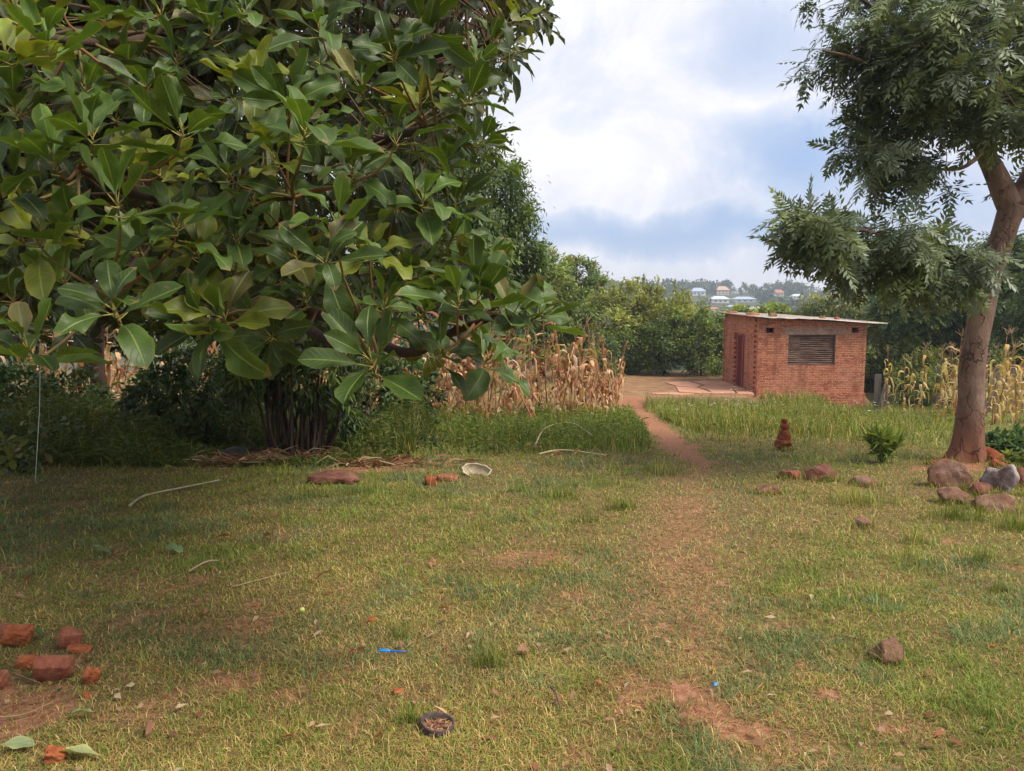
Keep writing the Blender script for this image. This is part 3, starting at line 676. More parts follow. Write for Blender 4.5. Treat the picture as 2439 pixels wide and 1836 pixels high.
    limb([(2455, 430, .04, .1), (2450, 330, .03, -.7), (2420, 260, .02, -1.2), (2380, 200, .01, -1.5)], seg=6)
    tb.build('trunk', M_BARKR, root, col=False)
    # knot collar round the broken branch stub
    kc = MB(); kk = kn + np.array([-.05, -.155, -.01]); th = np.linspace(0, 2 * math.pi, 15)[:-1]
    ring = np.array([kk + [.052 * math.cos(a), -.01 - .02 * math.cos(a), .06 * math.sin(a)] for a in np.linspace(0, 2 * math.pi, 16)])
    V, F = tube(ring, .020 + .006 * np.sin(np.arange(16) * 2.1), 7, .2, tr); kc.add(V, F); kc.build('branch_scar', M_BARKR, root, col=False)
    skel = np.concatenate([l[0] for l in limbs]); srad = np.concatenate([l[1] for l in limbs])
    EL = [(2110, 110, -1.0, 1.0, 1.2, .62, 200), (2260, 60, -.3, 1.1, 1.4, .8, 260), (2400, 130, -.6, 1.0, 1.5, .9, 300), (2180, 230, -.9, .75, 1.0, .5, 130), (2080, 300, -.8, .42, .7, .42, 48), (2060, 380, -.8, .30, .5, .25, 26), (2180, 400, -.7, .5, .7, .30, 52),
          (2280, 440, -.4, .30, .6, .3, 26), (2010, 90, -1.1, .55, .8, .45, 90), (1945, 150, -1.2, .28, .5, .16, 22), (2400, 330, -1.0, .42, .6, .42, 80), (2440, 430, .2, .4, .6, .35, 40), (2420, 420, -.6, .25, .3, .25, 26),
          (1935, 520, -1.5, .28, .5, .15, 26), (1990, 560, -1.4, .45, .6, .24, 80), (2110, 590, -1.2, .52, .8, .34, 150), (2220, 620, -.9, .50, .8, .36, 160), (2280, 650, -.6, .30, .5, .28, 60), (2060, 620, -1.3, .25, .4, .12, 22),
          (2300, -300, 0, 3.0, 2.6, 1.4, 420), (2700, 0, .3, 1.8, 1.8, 2.0, 240), (1960, 35, -.9, .4, .6, .35, 40)]
    tips = []
    for (px, py, dy, rx, ry, rz, m) in EL:
        c = P(px, py, D + dy); q = nrm(rng.normal(0, 1, (m, 3))) * (rng.random((m, 1)) ** .45); tips.append(c + q * [rx, ry, rz])
    tips = np.concatenate(tips); px, py, w = proj(tips)
    gap = (np.hypot((px - 2215) / 48, (py - 330) / 26) < 1) | (np.hypot((px - 2330) / 30, (py - 440) / 40) < 1) | ((px < 1905) & (py < 450)) | ((px < 1985) & (py > 215) & (py < 455)) | ((py > 478 + 0 * px) & (py < 505) & (px < 2150) & (px > 1960)) | ((px < 2060) & (py > 400) & (py < 470)) \
        | ((np.hypot(px - 2345, (py - 400)) < 42) & (w < D + .2)) | ((py > 690) & (px < 2150))
    gap |= (px > 2255) & (py > 300) & (py < 585) & (w < D + .35) & (rng.random(len(px)) < .93)
    hol = fbm(tips[:, 0] + tips[:, 1] * .6, tips[:, 2] - tips[:, 1] * .4, 2.3, 5, 2)
    tips = tips[~gap & ((hol > .475) | ((px < 2010) & (py > 480)))]; tips = tips[rng.random(len(tips)) < .72]
    print('fine tree shoots', len(tips))
    ax = nrm(tips - P(2350, 200, D)) * [1, 1, .6] + [0, -.15, .1] + rng.normal(0, .35, (len(tips), 3))
    cm = MB(); frond_crown(tips, ax, rng, cm)
    cm.build('crown', M_NEEM, root)
    tm = MB()
    for i in range(len(tips)): connect(tips[i], ax[i], skel, srad, rng, tm, .004, (.10, .075, .06), 5, 3)
    tm.build('twigs', M_TWIG, root)
right_tree()

# ---------------------------------------------------------------- generic trees and bushes
def leafy(name, base, blobs, n, size, pal, label, cat='tree', group=None, seed=0, trunk=None, droop=.4, clump=.125, m=M_LEAF, bark=None, nclump=40, asp=1.0, shoots=0, stems=0):
    """blobs are (dx,dy,dz,rx,ry,rz) from the base"""
    rng = np.random.default_rng(seed); base = np.asarray(base, float)
    root = empty(name, base, label, cat, group); pal = np.array(pal)
    wt = np.array([b[3] * b[5] + b[3] * b[4] + b[4] * b[5] for b in blobs]) ** 1.0; wt /= wt.sum(); mb = MB()
    for b, f in zip(blobs, wt):
        nb = int(n * f); nc = max(6, int(nclump * f * len(blobs)))
        q = nrm(rng.normal(0, 1, (nc, 3))) * (.55 + .5 * rng.random((nc, 1)) ** .6); cc = q * [b[3], b[4], b[5]] + [b[0], b[1], b[2]]
        ccol = pal[rng.integers(0, len(pal), nc)] * rng.uniform(.6, 1.45, (nc, 1)); cs = rng.uniform(.6, 1.5, nc)
        k = rng.integers(0, nc, nb); s = clump * np.array([b[3], b[4], b[5]])
        pos = base + cc[k] + rng.normal(0, 1, (nb, 3)) * s * cs[k][:, None]
        out = nrm(pos - base - [b[0], b[1], b[2]])
        Y = out * .8 + rng.normal(0, .7, (nb, 3)) + [0, 0, -droop]; N = out * .6 + [0, 0, .8] + rng.normal(0, .5, (nb, 3))
        X, Y, Z = frames(Y, N); L = rng.uniform(.7, 1.25, nb) * size
        sc = np.stack([L * asp, L, L], -1)
        V, F, C, _ = stamp(SL[0], SL[1], pos, X, Y, Z, sc, SL[2], ccol[k] * rng.uniform(.8, 1.25, (nb, 1))); mb.add(V, F, C)
    sk = MB()
    for s_ in range(shoots):                                        # upright leafy shoots standing out of the top
        b = blobs[rng.integers(0, len(blobs))]; a = rng.uniform(-.9, .9)
        p0 = base + [b[0] + a * b[3], b[1] + rng.uniform(-.3, .3) * b[4], b[2] + b[5] * .75 * math.sqrt(1 - a * a)]; hh = rng.uniform(.5, 1.1); p1 = p0 + [rng.normal(0, .12), rng.normal(0, .1), hh]
        sk.add(*ptube(p0, p1, .012)); mL = 34; t = rng.random(mL); pos = p0 + (p1 - p0) * t[:, None]
        Y = rng.normal(0, 1, (mL, 3)) + [0, 0, .8]; X, Y, Z = frames(Y, rng.normal(0, 1, (mL, 3)) + [0, 0, 1])
        V, F, C, _ = stamp(SL[0], SL[1], pos, X, Y, Z, rng.uniform(.8, 1.4, mL) * size, SL[2], pal[rng.integers(0, len(pal), mL)]); mb.add(V, F, C)
    tkm = MB(); cen = base + np.mean([[b[0], b[1], b[2]] for b in blobs], 0)
    if trunk:
        p, r = spline([base + [0, 0, -.1], base + (cen - base) * [.3, .3, .45] + rng.normal(0, .08, 3), cen], [trunk, trunk * .75, trunk * .4], 14); V, F = tube(p, r, 9, .1, rng); tkm.add(V, F)
        for b in blobs:
            e = base + [b[0], b[1], b[2] + b[5] * .5]; s = base + (cen - base) * rng.uniform(.45, .8)
            p, r = spline([s, (s + e) / 2 + rng.normal(0, .1, 3), e], [trunk * .45, trunk * .3, trunk * .1], 9); V, F = tube(p, r, 6, .1, rng); tkm.add(V, F)
    for i in range(stems):
        a = rng.random() * 6.28; b = blobs[rng.integers(0, len(blobs))]; sp_ = .045 if stems < 20 else .36 * math.sqrt(rng.random()); p0 = base + [sp_ * math.cos(a), sp_ * .7 * math.sin(a), -.05]
        e = base + [b[0] + rng.normal(0, .3) * b[3], b[1] + rng.normal(0, .3) * b[4], b[2]] if stems < 20 else p0 * 1.0 + [sp_ * .6 * math.cos(a) + rng.normal(0, .16), rng.normal(0, .1), b[2] * rng.uniform(.6, 1.05)]; rad = rng.uniform(.6, 1.2) * .02
        p, r = spline([p0, p0 * .55 + e * .45 + rng.normal(0, .05, 3), e], [rad * 1.3, rad, rad * .5], 10); V, F = tube(p, r, 6, .1, rng); tkm.add(V, F)
    if shoots: tkm.add(np.concatenate(sk.V), np.concatenate(sk.Q))
    if tkm.n: tkm.build('trunk' if trunk else 'stem', bark or M_BARKL, root, col=False)
    mb.build('crown' if cat == 'tree' else 'foliage', m, root)
    return root
def gz(x, y): return np.array([x, y, float(H(x, y))])
DARK = [(.045, .075, .022), (.06, .10, .027), (.08, .12, .032)]
MID = [(.11, .16, .034), (.145, .195, .04), (.085, .13, .03)]
LIME = [(.20, .25, .045), (.24, .28, .06), (.15, .20, .04)]
OLIVE = [(.20, .215, .055), (.25, .25, .08), (.15, .175, .045)]
BLUEG = [(.06, .085, .045), (.08, .105, .055), (.05, .075, .04)]
leafy('mango_tree', gz(-1.3, 20.5), [(.1, 0, 6.1, 1.5, 1.4, 1.5), (-1.2, 0, 6.6, 1.6, 1.5, 1.5), (.85, -.2, 5.4, 1.15, 1.1, 1.1), (1.05, .1, 4.2, 1.0, 1.0, 1.05), (.2, -.2, 4.0, 1.6, 1.4, 1.4), (-1.6, 0, 4.2, 1.5, 1.4, 1.6), (.7, 0, 2.9, 1.2, 1.1, .9)], 75000, .15, DARK + MID[:1], 'dense dark green rounded tree just right of the big leaved tree', seed=1, trunk=.22, droop=.7, nclump=30, asp=.85, clump=.16)
leafy('shade_tree', gz(-6.0, 23), [(0, 0, 4.6, 3.2, 2, 2.4), (-3, 0, 4.2, 3, 2, 2.4)], 16000, .26, DARK, 'dark tree hidden behind the low hanging broadleaf branches', seed=2, trunk=.2, droop=.6)
leafy('shade_tree', gz(-13.0, 24), [(0, 0, 4.6, 3.2, 2, 2.8), (-3, 0, 4.2, 3, 2, 2.6)], 12000, .28, DARK, 'dark tree behind the far left edge of the broadleaf branches', seed=2, trunk=.2, droop=.6)
leafy('backyard_tree', gz(1.2, 33), [(0, 0, 3.8, 1.6, 1.5, 1.5), (-1.1, 0, 4.9, 1.4, 1.4, 1.3), (1.3, .3, 3.0, 1.1, 1.1, 1.1), (.3, 0, 2.2, 1.8, 1.1, 1.1)], 22000, .2, MID + OLIVE[:1], 'mid green tree behind the maize beside the dense dark tree', seed=3, trunk=.2, droop=.5)
leafy('backyard_tree', gz(3.4, 44), [(.3, 0, 6.2, 1.3, 1.3, 1.1), (-1.6, 0, 6.6, 1.6, 1.3, 1.3), (-.6, 0, 5.0, 2.2, 1.4, 1.3), (1.0, 0, 5.3, 1.1, 1.1, 1.0)], 18000, .24, OLIVE + MID, 'pale olive tree with bushy tufted top behind the maize, left of the open skyline', seed=4, trunk=.2, droop=.4)
leafy('tall_shrub', gz(6.1, 37.5), [(0, 0, 2.6, 2.1, 1.4, 1.8), (-1.5, .1, 2.3, 1.5, 1.2, 1.5), (1.6, 0, 2.5, 1.5, 1.3, 1.5)], 22000, .19, [(.26, .28, .075), (.20, .225, .055), (.31, .31, .10)], 'big olive green shrub with upright shoots at the back of the bare yard', 'shrub', seed=5, stems=7, shoots=16, droop=-.2)
leafy('yard_bush', gz(5.4, 36.3), [(0, 0, 1.1, 1.1, .9, 1.15)], 5200, .15, MID, 'dark bush at the left end of the hedge behind the yard', 'bush', 'hedge bushes behind the yard', 6, stems=5)
leafy('yard_bush', gz(7.1, 36.0), [(0, 0, 1.25, 1.2, .9, 1.3), (.5, 0, 1.9, .8, .7, .8)], 7000, .15, DARK + MID, 'dark bush in the middle of the hedge behind the yard', 'bush', 'hedge bushes behind the yard', 7, stems=5)
leafy('yard_bush', gz(8.8, 35.6), [(0, 0, 1.3, 1.1, .9, 1.3), (.1, 0, 2.2, .9, .7, .8)], 7000, .15, DARK + LIME[:2] + MID, 'leafy bush with lime green top touching the hut door side', 'bush', 'hedge bushes behind the yard', 8, stems=5)
leafy('yard_bush', gz(10.2, 36.2), [(0, 0, 1.4, 1.2, .9, 1.5)], 4000, .16, MID, 'bush standing straight behind the hut back corner', 'bush', 'hedge bushes behind the yard', 9, stems=5)
leafy('yard_bush', gz(3.6, 34.5), [(0, 0, 1.1, 1.4, .9, 1.1)], 5000, .16, MID + BLUEG, 'low bluish green bush just right of the maize', 'bush', 'hedge bushes behind the yard', 10, stems=5)
leafy('garden_tree', gz(13.9, 46), [(0, 0, 4.0, 1.6, 1.2, 1.1)], 6000, .26, LIME, 'lime green tree top showing above the left part of the hut roof', seed=11, trunk=.14)
leafy('garden_tree', gz(16.0, 47), [(0, 0, 4.2, 1.5, 1.2, 1.1)], 6000, .26, LIME, 'lime green tree top showing above the middle of the hut roof', seed=12, trunk=.14)
leafy('garden_tree', gz(19.3, 46), [(0, 0, 4.3, 2.0, 1.6, 1.6), (-.9, 0, 3.7, 1.4, 1.2, 1.4), (1.1, 0, 3.6, 1.5, 1.2, 1.3)], 11000, .27, OLIVE + MID, 'round olive tree behind the right end of the hut roof', seed=13, trunk=.16, droop=.6)
def feather_tree(base, blobs, n, label, seed, pal, trunk=.14, size=(.5, .8)):
    rng = np.random.default_rng(seed); base = np.asarray(base, float); root = empty('feathery_tree', base, label, 'tree'); tips = []; wt = np.array([b[3] * b[5] for b in blobs]); wt /= wt.sum()
    for b, f in zip(blobs, wt):
        q = nrm(rng.normal(0, 1, (int(n * f), 3))) * (rng.random((int(n * f), 1)) ** .4); tips.append(base + [b[0], b[1], b[2]] + q * [b[3], b[4], b[5]])
    tips = np.concatenate(tips); cm = MB(); frond_crown(tips, nrm(tips - base - [0, 0, blobs[0][2]]) + [0, 0, .3] + rng.normal(0, .3, (len(tips), 3)), rng, cm, size, (5, 8), pal)
    cm.build('crown', M_NEEM, root); tk = MB()
    for b in blobs:
        e = base + [b[0], b[1], b[2]]; p, r = spline([base + [0, 0, -.1], base + (e - base) * [.25, .25, .5], e], [trunk, trunk * .7, trunk * .3], 12); V, F = tube(p, r, 8, .1, rng); tk.add(V, F)
    tk.build('trunk', M_BARKL, root, col=False)
feather_tree(gz(16.5, 31), [(0, 0, 4.0, 2.0, 1.6, 1.5), (-1.0, 0, 3.1, 1.2, 1.2, .8), (1.6, 0, 3.6, 1.6, 1.4, 1.7)], 520, 'feathery green tree behind the maize, right of the hut', 31, MID + DARK)
feather_tree(gz(19.3, 30), [(0, 0, 4.4, 2.2, 1.6, 2.2), (.2, 0, 2.8, 1.9, 1.4, 1.2)], 620, 'dark feathery tree behind the leaning trunk at the right', 32, DARK)
leafy('backyard_tree', gz(17.0, 24), [(0, 0, 3.4, 1.5, 1.5, 1.9), (.6, 0, 4.6, 1.3, 1.3, 1.4)], 12000, .17, DARK, 'very dark tree standing behind the dry maize at the right edge', seed=14, trunk=.2, droop=.6)
leafy('side_bush', gz(15.1, 29.0), [(0, 0, .8, .8, .7, .85), (.7, 0, 1.2, .9, .7, .9)], 6000, .12, OLIVE + LIME[:1], 'pale leafy bush between the hut and the dry maize', 'bush', seed=15, stems=4)
leafy('side_bush', gz(13.5, 25.8), [(0, 0, .32, .5, .4, .32)], 2200, .10, MID, 'low green weed bush at the right foot of the hut', 'bush', seed=16, stems=4)
leafy('side_bush', gz(16.6, 34.5), [(0, 0, 1.2, 1.7, .8, 1.15), (1.2, 0, 1.0, 1.2, .8, 1.1), (-.6, 0, .7, 1.3, .9, .8), (.3, -.2, 1.0, 1.2, .8, 1.1)], 22000, .17, OLIVE + MID, 'pale green bush below the blue building right of the hut', 'bush', seed=18, stems=4)
leafy('side_bush', gz(17.2, 28.0), [(0, 0, 1.2, 1.2, .8, 1.2)], 5000, .13, MID + DARK, 'green bush behind the dry maize left of the leaning trunk', 'bush', seed=17, stems=4)

# shrubs under the near tree
def ml(px, py): q = G(px, py); return q
leafy('cane_shrub', ml(700, 1085), [(0, .1, 1.65, .55, .5, .55), (.4, .1, 1.1, .5, .4, .55), (-.4, .1, 1.1, .45, .4, .55), (.2, .1, 2.0, .6, .5, .5), (0, -.1, .95, .5, .3, .4), (.5, .2, .55, .35, .3, .35)], 9500, .12, DARK + MID[:1], 'tall shrub of many thin upright canes under the broadleaf branches', 'shrub', seed=41, stems=46, asp=.6, bark=M_BARKL, droop=.6)
leafy('undergrowth_shrub', ml(475, 1075), [(0, .3, .55, .6, .45, .6), (-.4, .4, .8, .5, .45, .5)], 4200, .10, DARK, 'dark leafy shrub left of the shrub of thin canes', 'shrub', seed=42, stems=8)
leafy('undergrowth_shrub', ml(345, 1060), [(0, .4, .45, .5, .4, .45)], 2400, .10, DARK, 'low dark shrub right of the thin dark tree trunk', 'shrub', seed=43, stems=6)
leafy('undergrowth_shrub', ml(860, 1060), [(0, .6, .6, .5, .4, .6), (.5, .9, .7, .5, .4, .6)], 3600, .11, DARK, 'dark shrub between the cane shrub and the maize', 'shrub', seed=44, stems=6)
leafy('undergrowth_shrub', ml(590, 1050), [(0, .3, .5, .5, .4, .5), (-.1, .4, 1.0, .45, .4, .4)], 3600, .10, DARK, 'dark shrub filling the gap just left of the cane shrub', 'shrub', seed=45, stems=6)
leafy('undergrowth_shrub', ml(120, 1050), [(0, .5, .5, .7, .4, .5), (-.7, .6, .6, .6, .4, .5)], 4200, .11, DARK, 'dark shrub behind the hanging white string at the left edge', 'shrub', seed=46, stems=6)
def sapling(px, py, h, label, seed, k=3, size=.17):
    rng = np.random.default_rng(seed); b = G(px, py); root = empty('leafy_sapling', b, label, 'sapling', 'broad leaved saplings under the tree'); mb = MB(); tw = MB(); st = MB()
    for i in range(k):
        p0 = b + [rng.normal(0, .08), rng.normal(0, .08), -.02]; tip = p0 + [rng.normal(0, .12), rng.normal(0, .1), h * rng.uniform(.6, 1.1)]
        st.add(*ptube(p0, tip, .008, 5), col=(.10, .11, .04))
        for f in (1.0, .62, .35):
            rosette_crown(np.array([p0 + (tip - p0) * f]), np.array([[rng.normal(0, .2), -.2, 1.]]), np.array([size * rng.uniform(.8, 1.1)]), False, rng, mb, tw, np.array([.8]))
    mb.build('foliage', M_BIG, root); st.add(np.concatenate(tw.V), np.concatenate(tw.Q), np.concatenate(tw.C)); st.build('stem', M_TWIG, root)
for i, (a, b, h, lb) in enumerate(((20, 1085, .75, 'leafy sapling at the left edge under the tree'), (120, 1095, .65, 'leafy sapling behind the hanging white string'), (215, 1080, .5, 'leafy sapling left of the thin dark tree trunk'), (300, 1065, .6, 'leafy sapling right of the thin dark tree trunk'), (60, 1130, .35, 'small sapling in front of the others at the left edge'))):
    sapling(a, b, h, lb, 60 + i)

# ---------------------------------------------------------------- maize
def ribbon(pts, w, side, twist, col, mb):
    n = len(pts); T = nrm(np.gradient(pts, axis=0)); V = []
    for i in range(n):
        s = nrm(side - T[i] * (side @ T[i])); b = np.cross(T[i], s); a = twist * i / n; d = s * math.cos(a) + b * math.sin(a); f = i / (n - 1)
        ww = w * min(1, .45 + 2.2 * f) * (1 - f ** 3) + .002
        V += [pts[i] - d * ww + b * ww * .35, pts[i], pts[i] + d * ww + b * ww * .35]
    F = []
    for i in range(n - 1):
        for j in range(2): F.append([3 * i + j, 3 * i + j + 1, 3 * i + 3 + j + 1, 3 * i + 3 + j])
    mb.add(np.array(V), np.array(F), col)
TAN = np.array([(.48, .27, .145), (.58, .37, .22), (.36, .16, .08), (.64, .44, .29), (.48, .32, .14), (.26, .11, .055)])
YEL = np.array([(.52, .40, .17), (.60, .47, .24), (.42, .32, .12), (.50, .34, .13)])
def maize_proto(seed, h, pal, green=0.0, tassel=True, nl=(9, 12), cob=True, loc=(0, 0, 0)):
    rng = np.random.default_rng(seed); root = empty('maize_plant', loc)
    st = MB(); lean = rng.normal(0, .07, 2); m = 12; t = np.linspace(0, 1, m); pts = np.stack([lean[0] * h * t ** 1.5, lean[1] * h * t ** 1.5, h * t], -1) + rng.normal(0, .006, (m, 3)) * t[:, None]
    rr = .0125 * (1 - .65 * t); c0 = np.array((.36, .15, .07)) if green < .5 else np.array((.22, .22, .07)); V, F = tube(pts, rr, 6); st.add(V, F, c0 * rng.uniform(.8, 1.4)); st.add(*tube(pts[[0, 1]] + [0, 0, .02], [.018, .016], 6), c0)
    if tassel:
        for i in range(7):
            d = nrm(np.array([rng.normal(0, .5), rng.normal(0, .5), 1.])); e = pts[-1] + d * rng.uniform(.14, .26); q, r = spline([pts[-1], (pts[-1] + e) / 2, e + [0, 0, -.02]], [.003, .0045, .003], 5); V, F = tube(q, r, 4); st.add(V, F, (.34, .22, .13))
    st.build('stalk', M_STALK, root, origin=loc)
    lf = MB(); az = rng.random() * 6.28; K = rng.integers(*nl)
    for i in range(K):
        f = .14 + .80 * i / K; p0 = np.array([np.interp(f, t, pts[:, k]) for k in range(3)]); az += math.pi + rng.normal(0, .5); d = np.array([math.cos(az), math.sin(az), 0]); L = rng.uniform(.38, .78) * (1 - .35 * abs(f - .5))
        isg = rng.random() < green; up = rng.uniform(.5, 1.0) if isg else rng.uniform(.1, 1.6); dr = rng.uniform(.6, 1.2) if isg else rng.uniform(3.0, 6.5); n = 10; q = [p0]; a = math.atan2(up, .6)
        for s in range(n - 1):
            a -= dr / n * (1.5 if s > 2 else .8) * rng.uniform(.6, 1.5); a = max(a, -1.55); q.append(q[-1] + (d * math.cos(a) + np.array([0, 0, 1]) * math.sin(a)) * L / n + rng.normal(0, .013, 3))
        q = np.array(q); q[:, 2] = np.maximum(q[:, 2], .01); c = (np.array((.13, .19, .04)) if isg else pal[rng.integers(0, len(pal))]) * rng.uniform(.7, 1.2)
        ribbon(q, rng.uniform(.018, .042), nrm(np.cross(d, [0, 0, 1.])), rng.normal(0, 1.2) if not isg else .3, c, lf)
    lf.build('leaves', M_DRY, root, origin=loc)
    if cob:
        for i in range(rng.integers(1, 3)):
            cb = MB()
            f = rng.uniform(.38, .55); p0 = np.array([np.interp(f, t, pts[:, k]) for k in range(3)]); a = rng.random() * 6.28; dn = -1 if rng.random() < .6 else 1; d = nrm(np.array([math.cos(a) * .6, math.sin(a) * .6, dn * 1.0]))
            q = np.array([p0 + d * s for s in np.linspace(.01, .24, 8)]); V, F = tube(q, [.010, .022, .028, .030, .028, .022, .014, .006], 8, .25, rng); cb.add(V, F, pal[rng.integers(0, len(pal))] * 1.05)
            for k in range(3): b = a + k * 2.1; ribbon(np.array([p0 + d * .02, p0 + d * .12 + np.array([math.cos(b), math.sin(b), 0]) * .035, p0 + d * .22 + np.array([math.cos(b), math.sin(b), -.3]) * .07]), .02, nrm(np.cross(d, [math.cos(b), math.sin(b), .1])), .3, pal[0] * 1.1, cb)
            cb.build('cob_husk', M_DRY, root, origin=loc)
    return root
def dup(src, loc, rz, sc, label, group, tilt=(0, 0)):
    r = src.copy(); COL.objects.link(r); r.location = tuple(float(a) for a in loc); r.rotation_euler = (tilt[0], tilt[1], rz); r.scale = (sc, sc, sc); tag(r, label, 'maize plant', group)
    for ch in src.children:
        c = ch.copy(); COL.objects.link(c); c.parent = r
    return r
PROT = [maize_proto(100 + i, 1.85, TAN, 0.0, i % 2 == 0) for i in range(7)] + [maize_proto(120, 1.9, TAN, .45), maize_proto(121, 1.9, TAN, .7), maize_proto(122, 1.4, TAN, 0, False)]
PROTY = [maize_proto(130 + i, 1.8, YEL, .06, True, (8, 11)) for i in range(4)] + [maize_proto(140, 1.7, YEL, .5)]
used = set()
def put_maize(protos, i, loc, rz, sc, label, group, tilt):
    p = protos[i]
    if id(p) not in used:
        used.add(id(p)); p.location = tuple(float(a) for a in loc); p.rotation_euler = (tilt[0], tilt[1], rz); p.scale = (sc,) * 3; tag(p, label, 'maize plant', group)
        return p
    return dup(p, loc, rz, sc, label, group, tilt)
def fields():
    rng = np.random.default_rng(77); L = []
    fx = [-12, -6, -3.2, -2.0, .2, 1.6, 2.5]; fy = [11.2, 11.8, 12.1, 12.6, 13.4, 15.2, 18.0]
    for row in range(0, 22):
        y0 = 11.4 + row * .62
        for k in range(-30, 12):
            x = k * .42 + rng.normal(0, .08); y = y0 + rng.normal(0, .1)
            if y < np.interp(x, fx, fy) or x > np.interp(y, [17, 22, 30], [2.5, 3.05, 4.0]) or y > 25: continue
            px = CXP + FPX * x / y
            if px < -60 or px > 1500: continue
            back = y - np.interp(x, fx, fy)
            pr = 1.0 if back < 2.8 else .6 if back < 4.5 else .16
            if px < 700: pr *= .40
            if px > 1000 and back < 3: pr = 1
            if 560 < px < 1000 and back < .8: pr *= .35
            if rng.random() < pr: L.append((x, y))
    print('maize left', len(L))
    for (x, y) in L:
        px = CXP + FPX * x / y; i = int(rng.choice(10, p=[.12] * 7 + [.06, .03, .07])); g = 'dry maize plants of the left field'
        fr_ = y - np.interp(x, fx, fy) < .9
        zn = ('under the far left branches' if px < 170 else 'right of the thin dark tree trunk' if px < 400 else 'left of the cane shrub' if px < 620 else 'just right of the cane shrub' if px < 850 else 'above the long flat stone slab' if px < 960 else 'behind the white bowl' if px < 1120 else 'in the middle of the left stand' if px < 1240 else 'behind the fallen maize stalk' if px < 1380 else 'nearest the red path')
        lb = ('partly green maize plant ' if i in (7, 8) else 'short topless dry maize plant ' if i == 9 else 'dry tasselled maize plant ' if i % 2 == 0 else 'dry tan maize plant ') + zn + (', front row' if fr_ else ', farther back')
        put_maize(PROT, i, (x, y, H(x, y)), rng.random() * 6.28, rng.uniform(.74, 1.40), lb, g, (rng.normal(0, .16), rng.normal(0, .16)))
    # a lone bent stalk at the right end of the stand
    p = gz(3.05, 22.5); put_maize(PROT, 2, p, 2.0, 1.32, 'tallest dry maize plant, brown tufted and leaning, at the path end of the stand', 'dry maize plants of the left field', (0, .13))
    R_ = []
    for (x0, x1, y0, y1, st, pr) in ((9.6, 13.5, 15.2, 17.5, .42, .85), (10.5, 14.5, 18.4, 22, .5, .55)):
        y = y0
        while y < y1:
            x = x0
            while x < x1:
                xx, yy = x + rng.normal(0, .07), y + rng.normal(0, .08); px = CXP + FPX * xx / yy
                if 2115 < px < 2520 and rng.random() < pr * (.55 if px < 2230 else 1): R_.append((xx, yy))
                x += st
            y += .6
    print('maize right', len(R_))
    for (x, y) in R_:
        px = CXP + FPX * x / y; k = int(rng.choice(5, p=[.23] * 4 + [.08])); lb = ('partly green' if k == 4 else 'straw yellow') + ' maize plant ' + ('midway between hut and leaning trunk' if px < 2200 else 'just left of the leaning trunk' if px < 2290 else 'just right of the leaning trunk' if px < 2390 else 'near the right edge') + (', nearer row' if y < 17.8 else ', farther row')
        put_maize(PROTY, k, (x, y, H(x, y)), rng.random() * 6.28, rng.uniform(.78, 1.05), lb, 'dry maize plants at the right', (rng.normal(0, .07), rng.normal(0, .07)))
fields()
for p in PROT + PROTY:
    if 'label' not in p:
        for c in list(p.children): bpy.data.objects.remove(c)
        bpy.data.objects.remove(p)

# weeds ----------------------------------------------------------------
def samp_left(n, rng):
    x = rng.uniform(-6, 4.2, n); y = 8.3 + 11 * rng.random(n) ** 1.4; fr = np.interp(x, [-6, -2.6, -1.2, .5, 1.6, 2.6, 4], [10.4, 9.8, 9.3, 9.0, 9.6, 11.6, 18]) + 1.8 * (fbm(x, y, .9, 71) - .5)
    hs = sst(-.6, 4.2, y - fr) * .34 + .24 * sst(-.2, .8, y - fr); ok = (hs > 0.03) & (y < np.interp(x, [-6, -2, 1, 3, 4], [14, 16, 18, 21, 24])) & (bare(x, y) < .6) & (rng.random(n) < sst(-1.2, 3.2, y - fr + 1.6 * (fbm(x, y, 2.3, 73) - .5)))
    ok &= dist_line(x, y, PATH) > .35
    return x[ok], y[ok], .22 + .70 * hs[ok]
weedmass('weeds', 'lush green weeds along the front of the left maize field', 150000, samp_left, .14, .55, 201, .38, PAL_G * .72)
def samp_hut(n, rng):
    y = 10 + 18.3 * rng.random(n) ** 1.25; x = rng.uniform(2.4, 17, n); d = dist_line(x, y, PATH)
    ok = (x / y < .62) & (d > .42) & (x > np.interp(y, [10, 11, 16, 28], [2.9, 2.9, 3.1, 4.6])) & (x < np.interp(y, [11, 14, 20, 28], [6.4, 9, 14, 17])) & ((y < 27.2) | (x > 9.1))
    ok &= rng.random(n) < .04 + .96 * sst(10.2, 15.5, y + 5 * (fbm(x, y, 1.1, 74) - .5))
    hs = .52 + .12 * sst(10.4, 15.5, y + 1.5 * (fbm(x, y, .8, 72) - .5)) + .2 * sst(22, 27, y); hs *= np.where(x > np.interp(y, [11, 28], [5.6, 11.5]), .45, 1.0); hs *= .5 + fbm(x, y, .5, 88)
    return x[ok], y[ok], hs[ok]
weedmass('tall_grass', 'knee high green grass and weeds on the bank in front of the hut', 130000, samp_hut, .12, .50, 202, .16, np.vstack([PAL_G, PAL_G[2:3] * 1.1]) * .70, .26)
def samp_under(n, rng):
    x = rng.uniform(-9, -1.2, n); y = 8.2 + 5.3 * rng.random(n) ** 1.2; ok = (x / y > -.72) & (bare(x, y) < .7); return x[ok], y[ok], 1.1 * sst(8.3, 10.8, y[ok] + 1.4 * (fbm(x[ok], y[ok], 1.2, 66) - .5) + .6 * sst(-2.5, -4.5, x[ok])) + .08
weedmass('undergrowth', 'dark green undergrowth in the shade of the broadleaf tree', 90000, samp_under, .12, .50, 203, .45, PAL_G * .45)
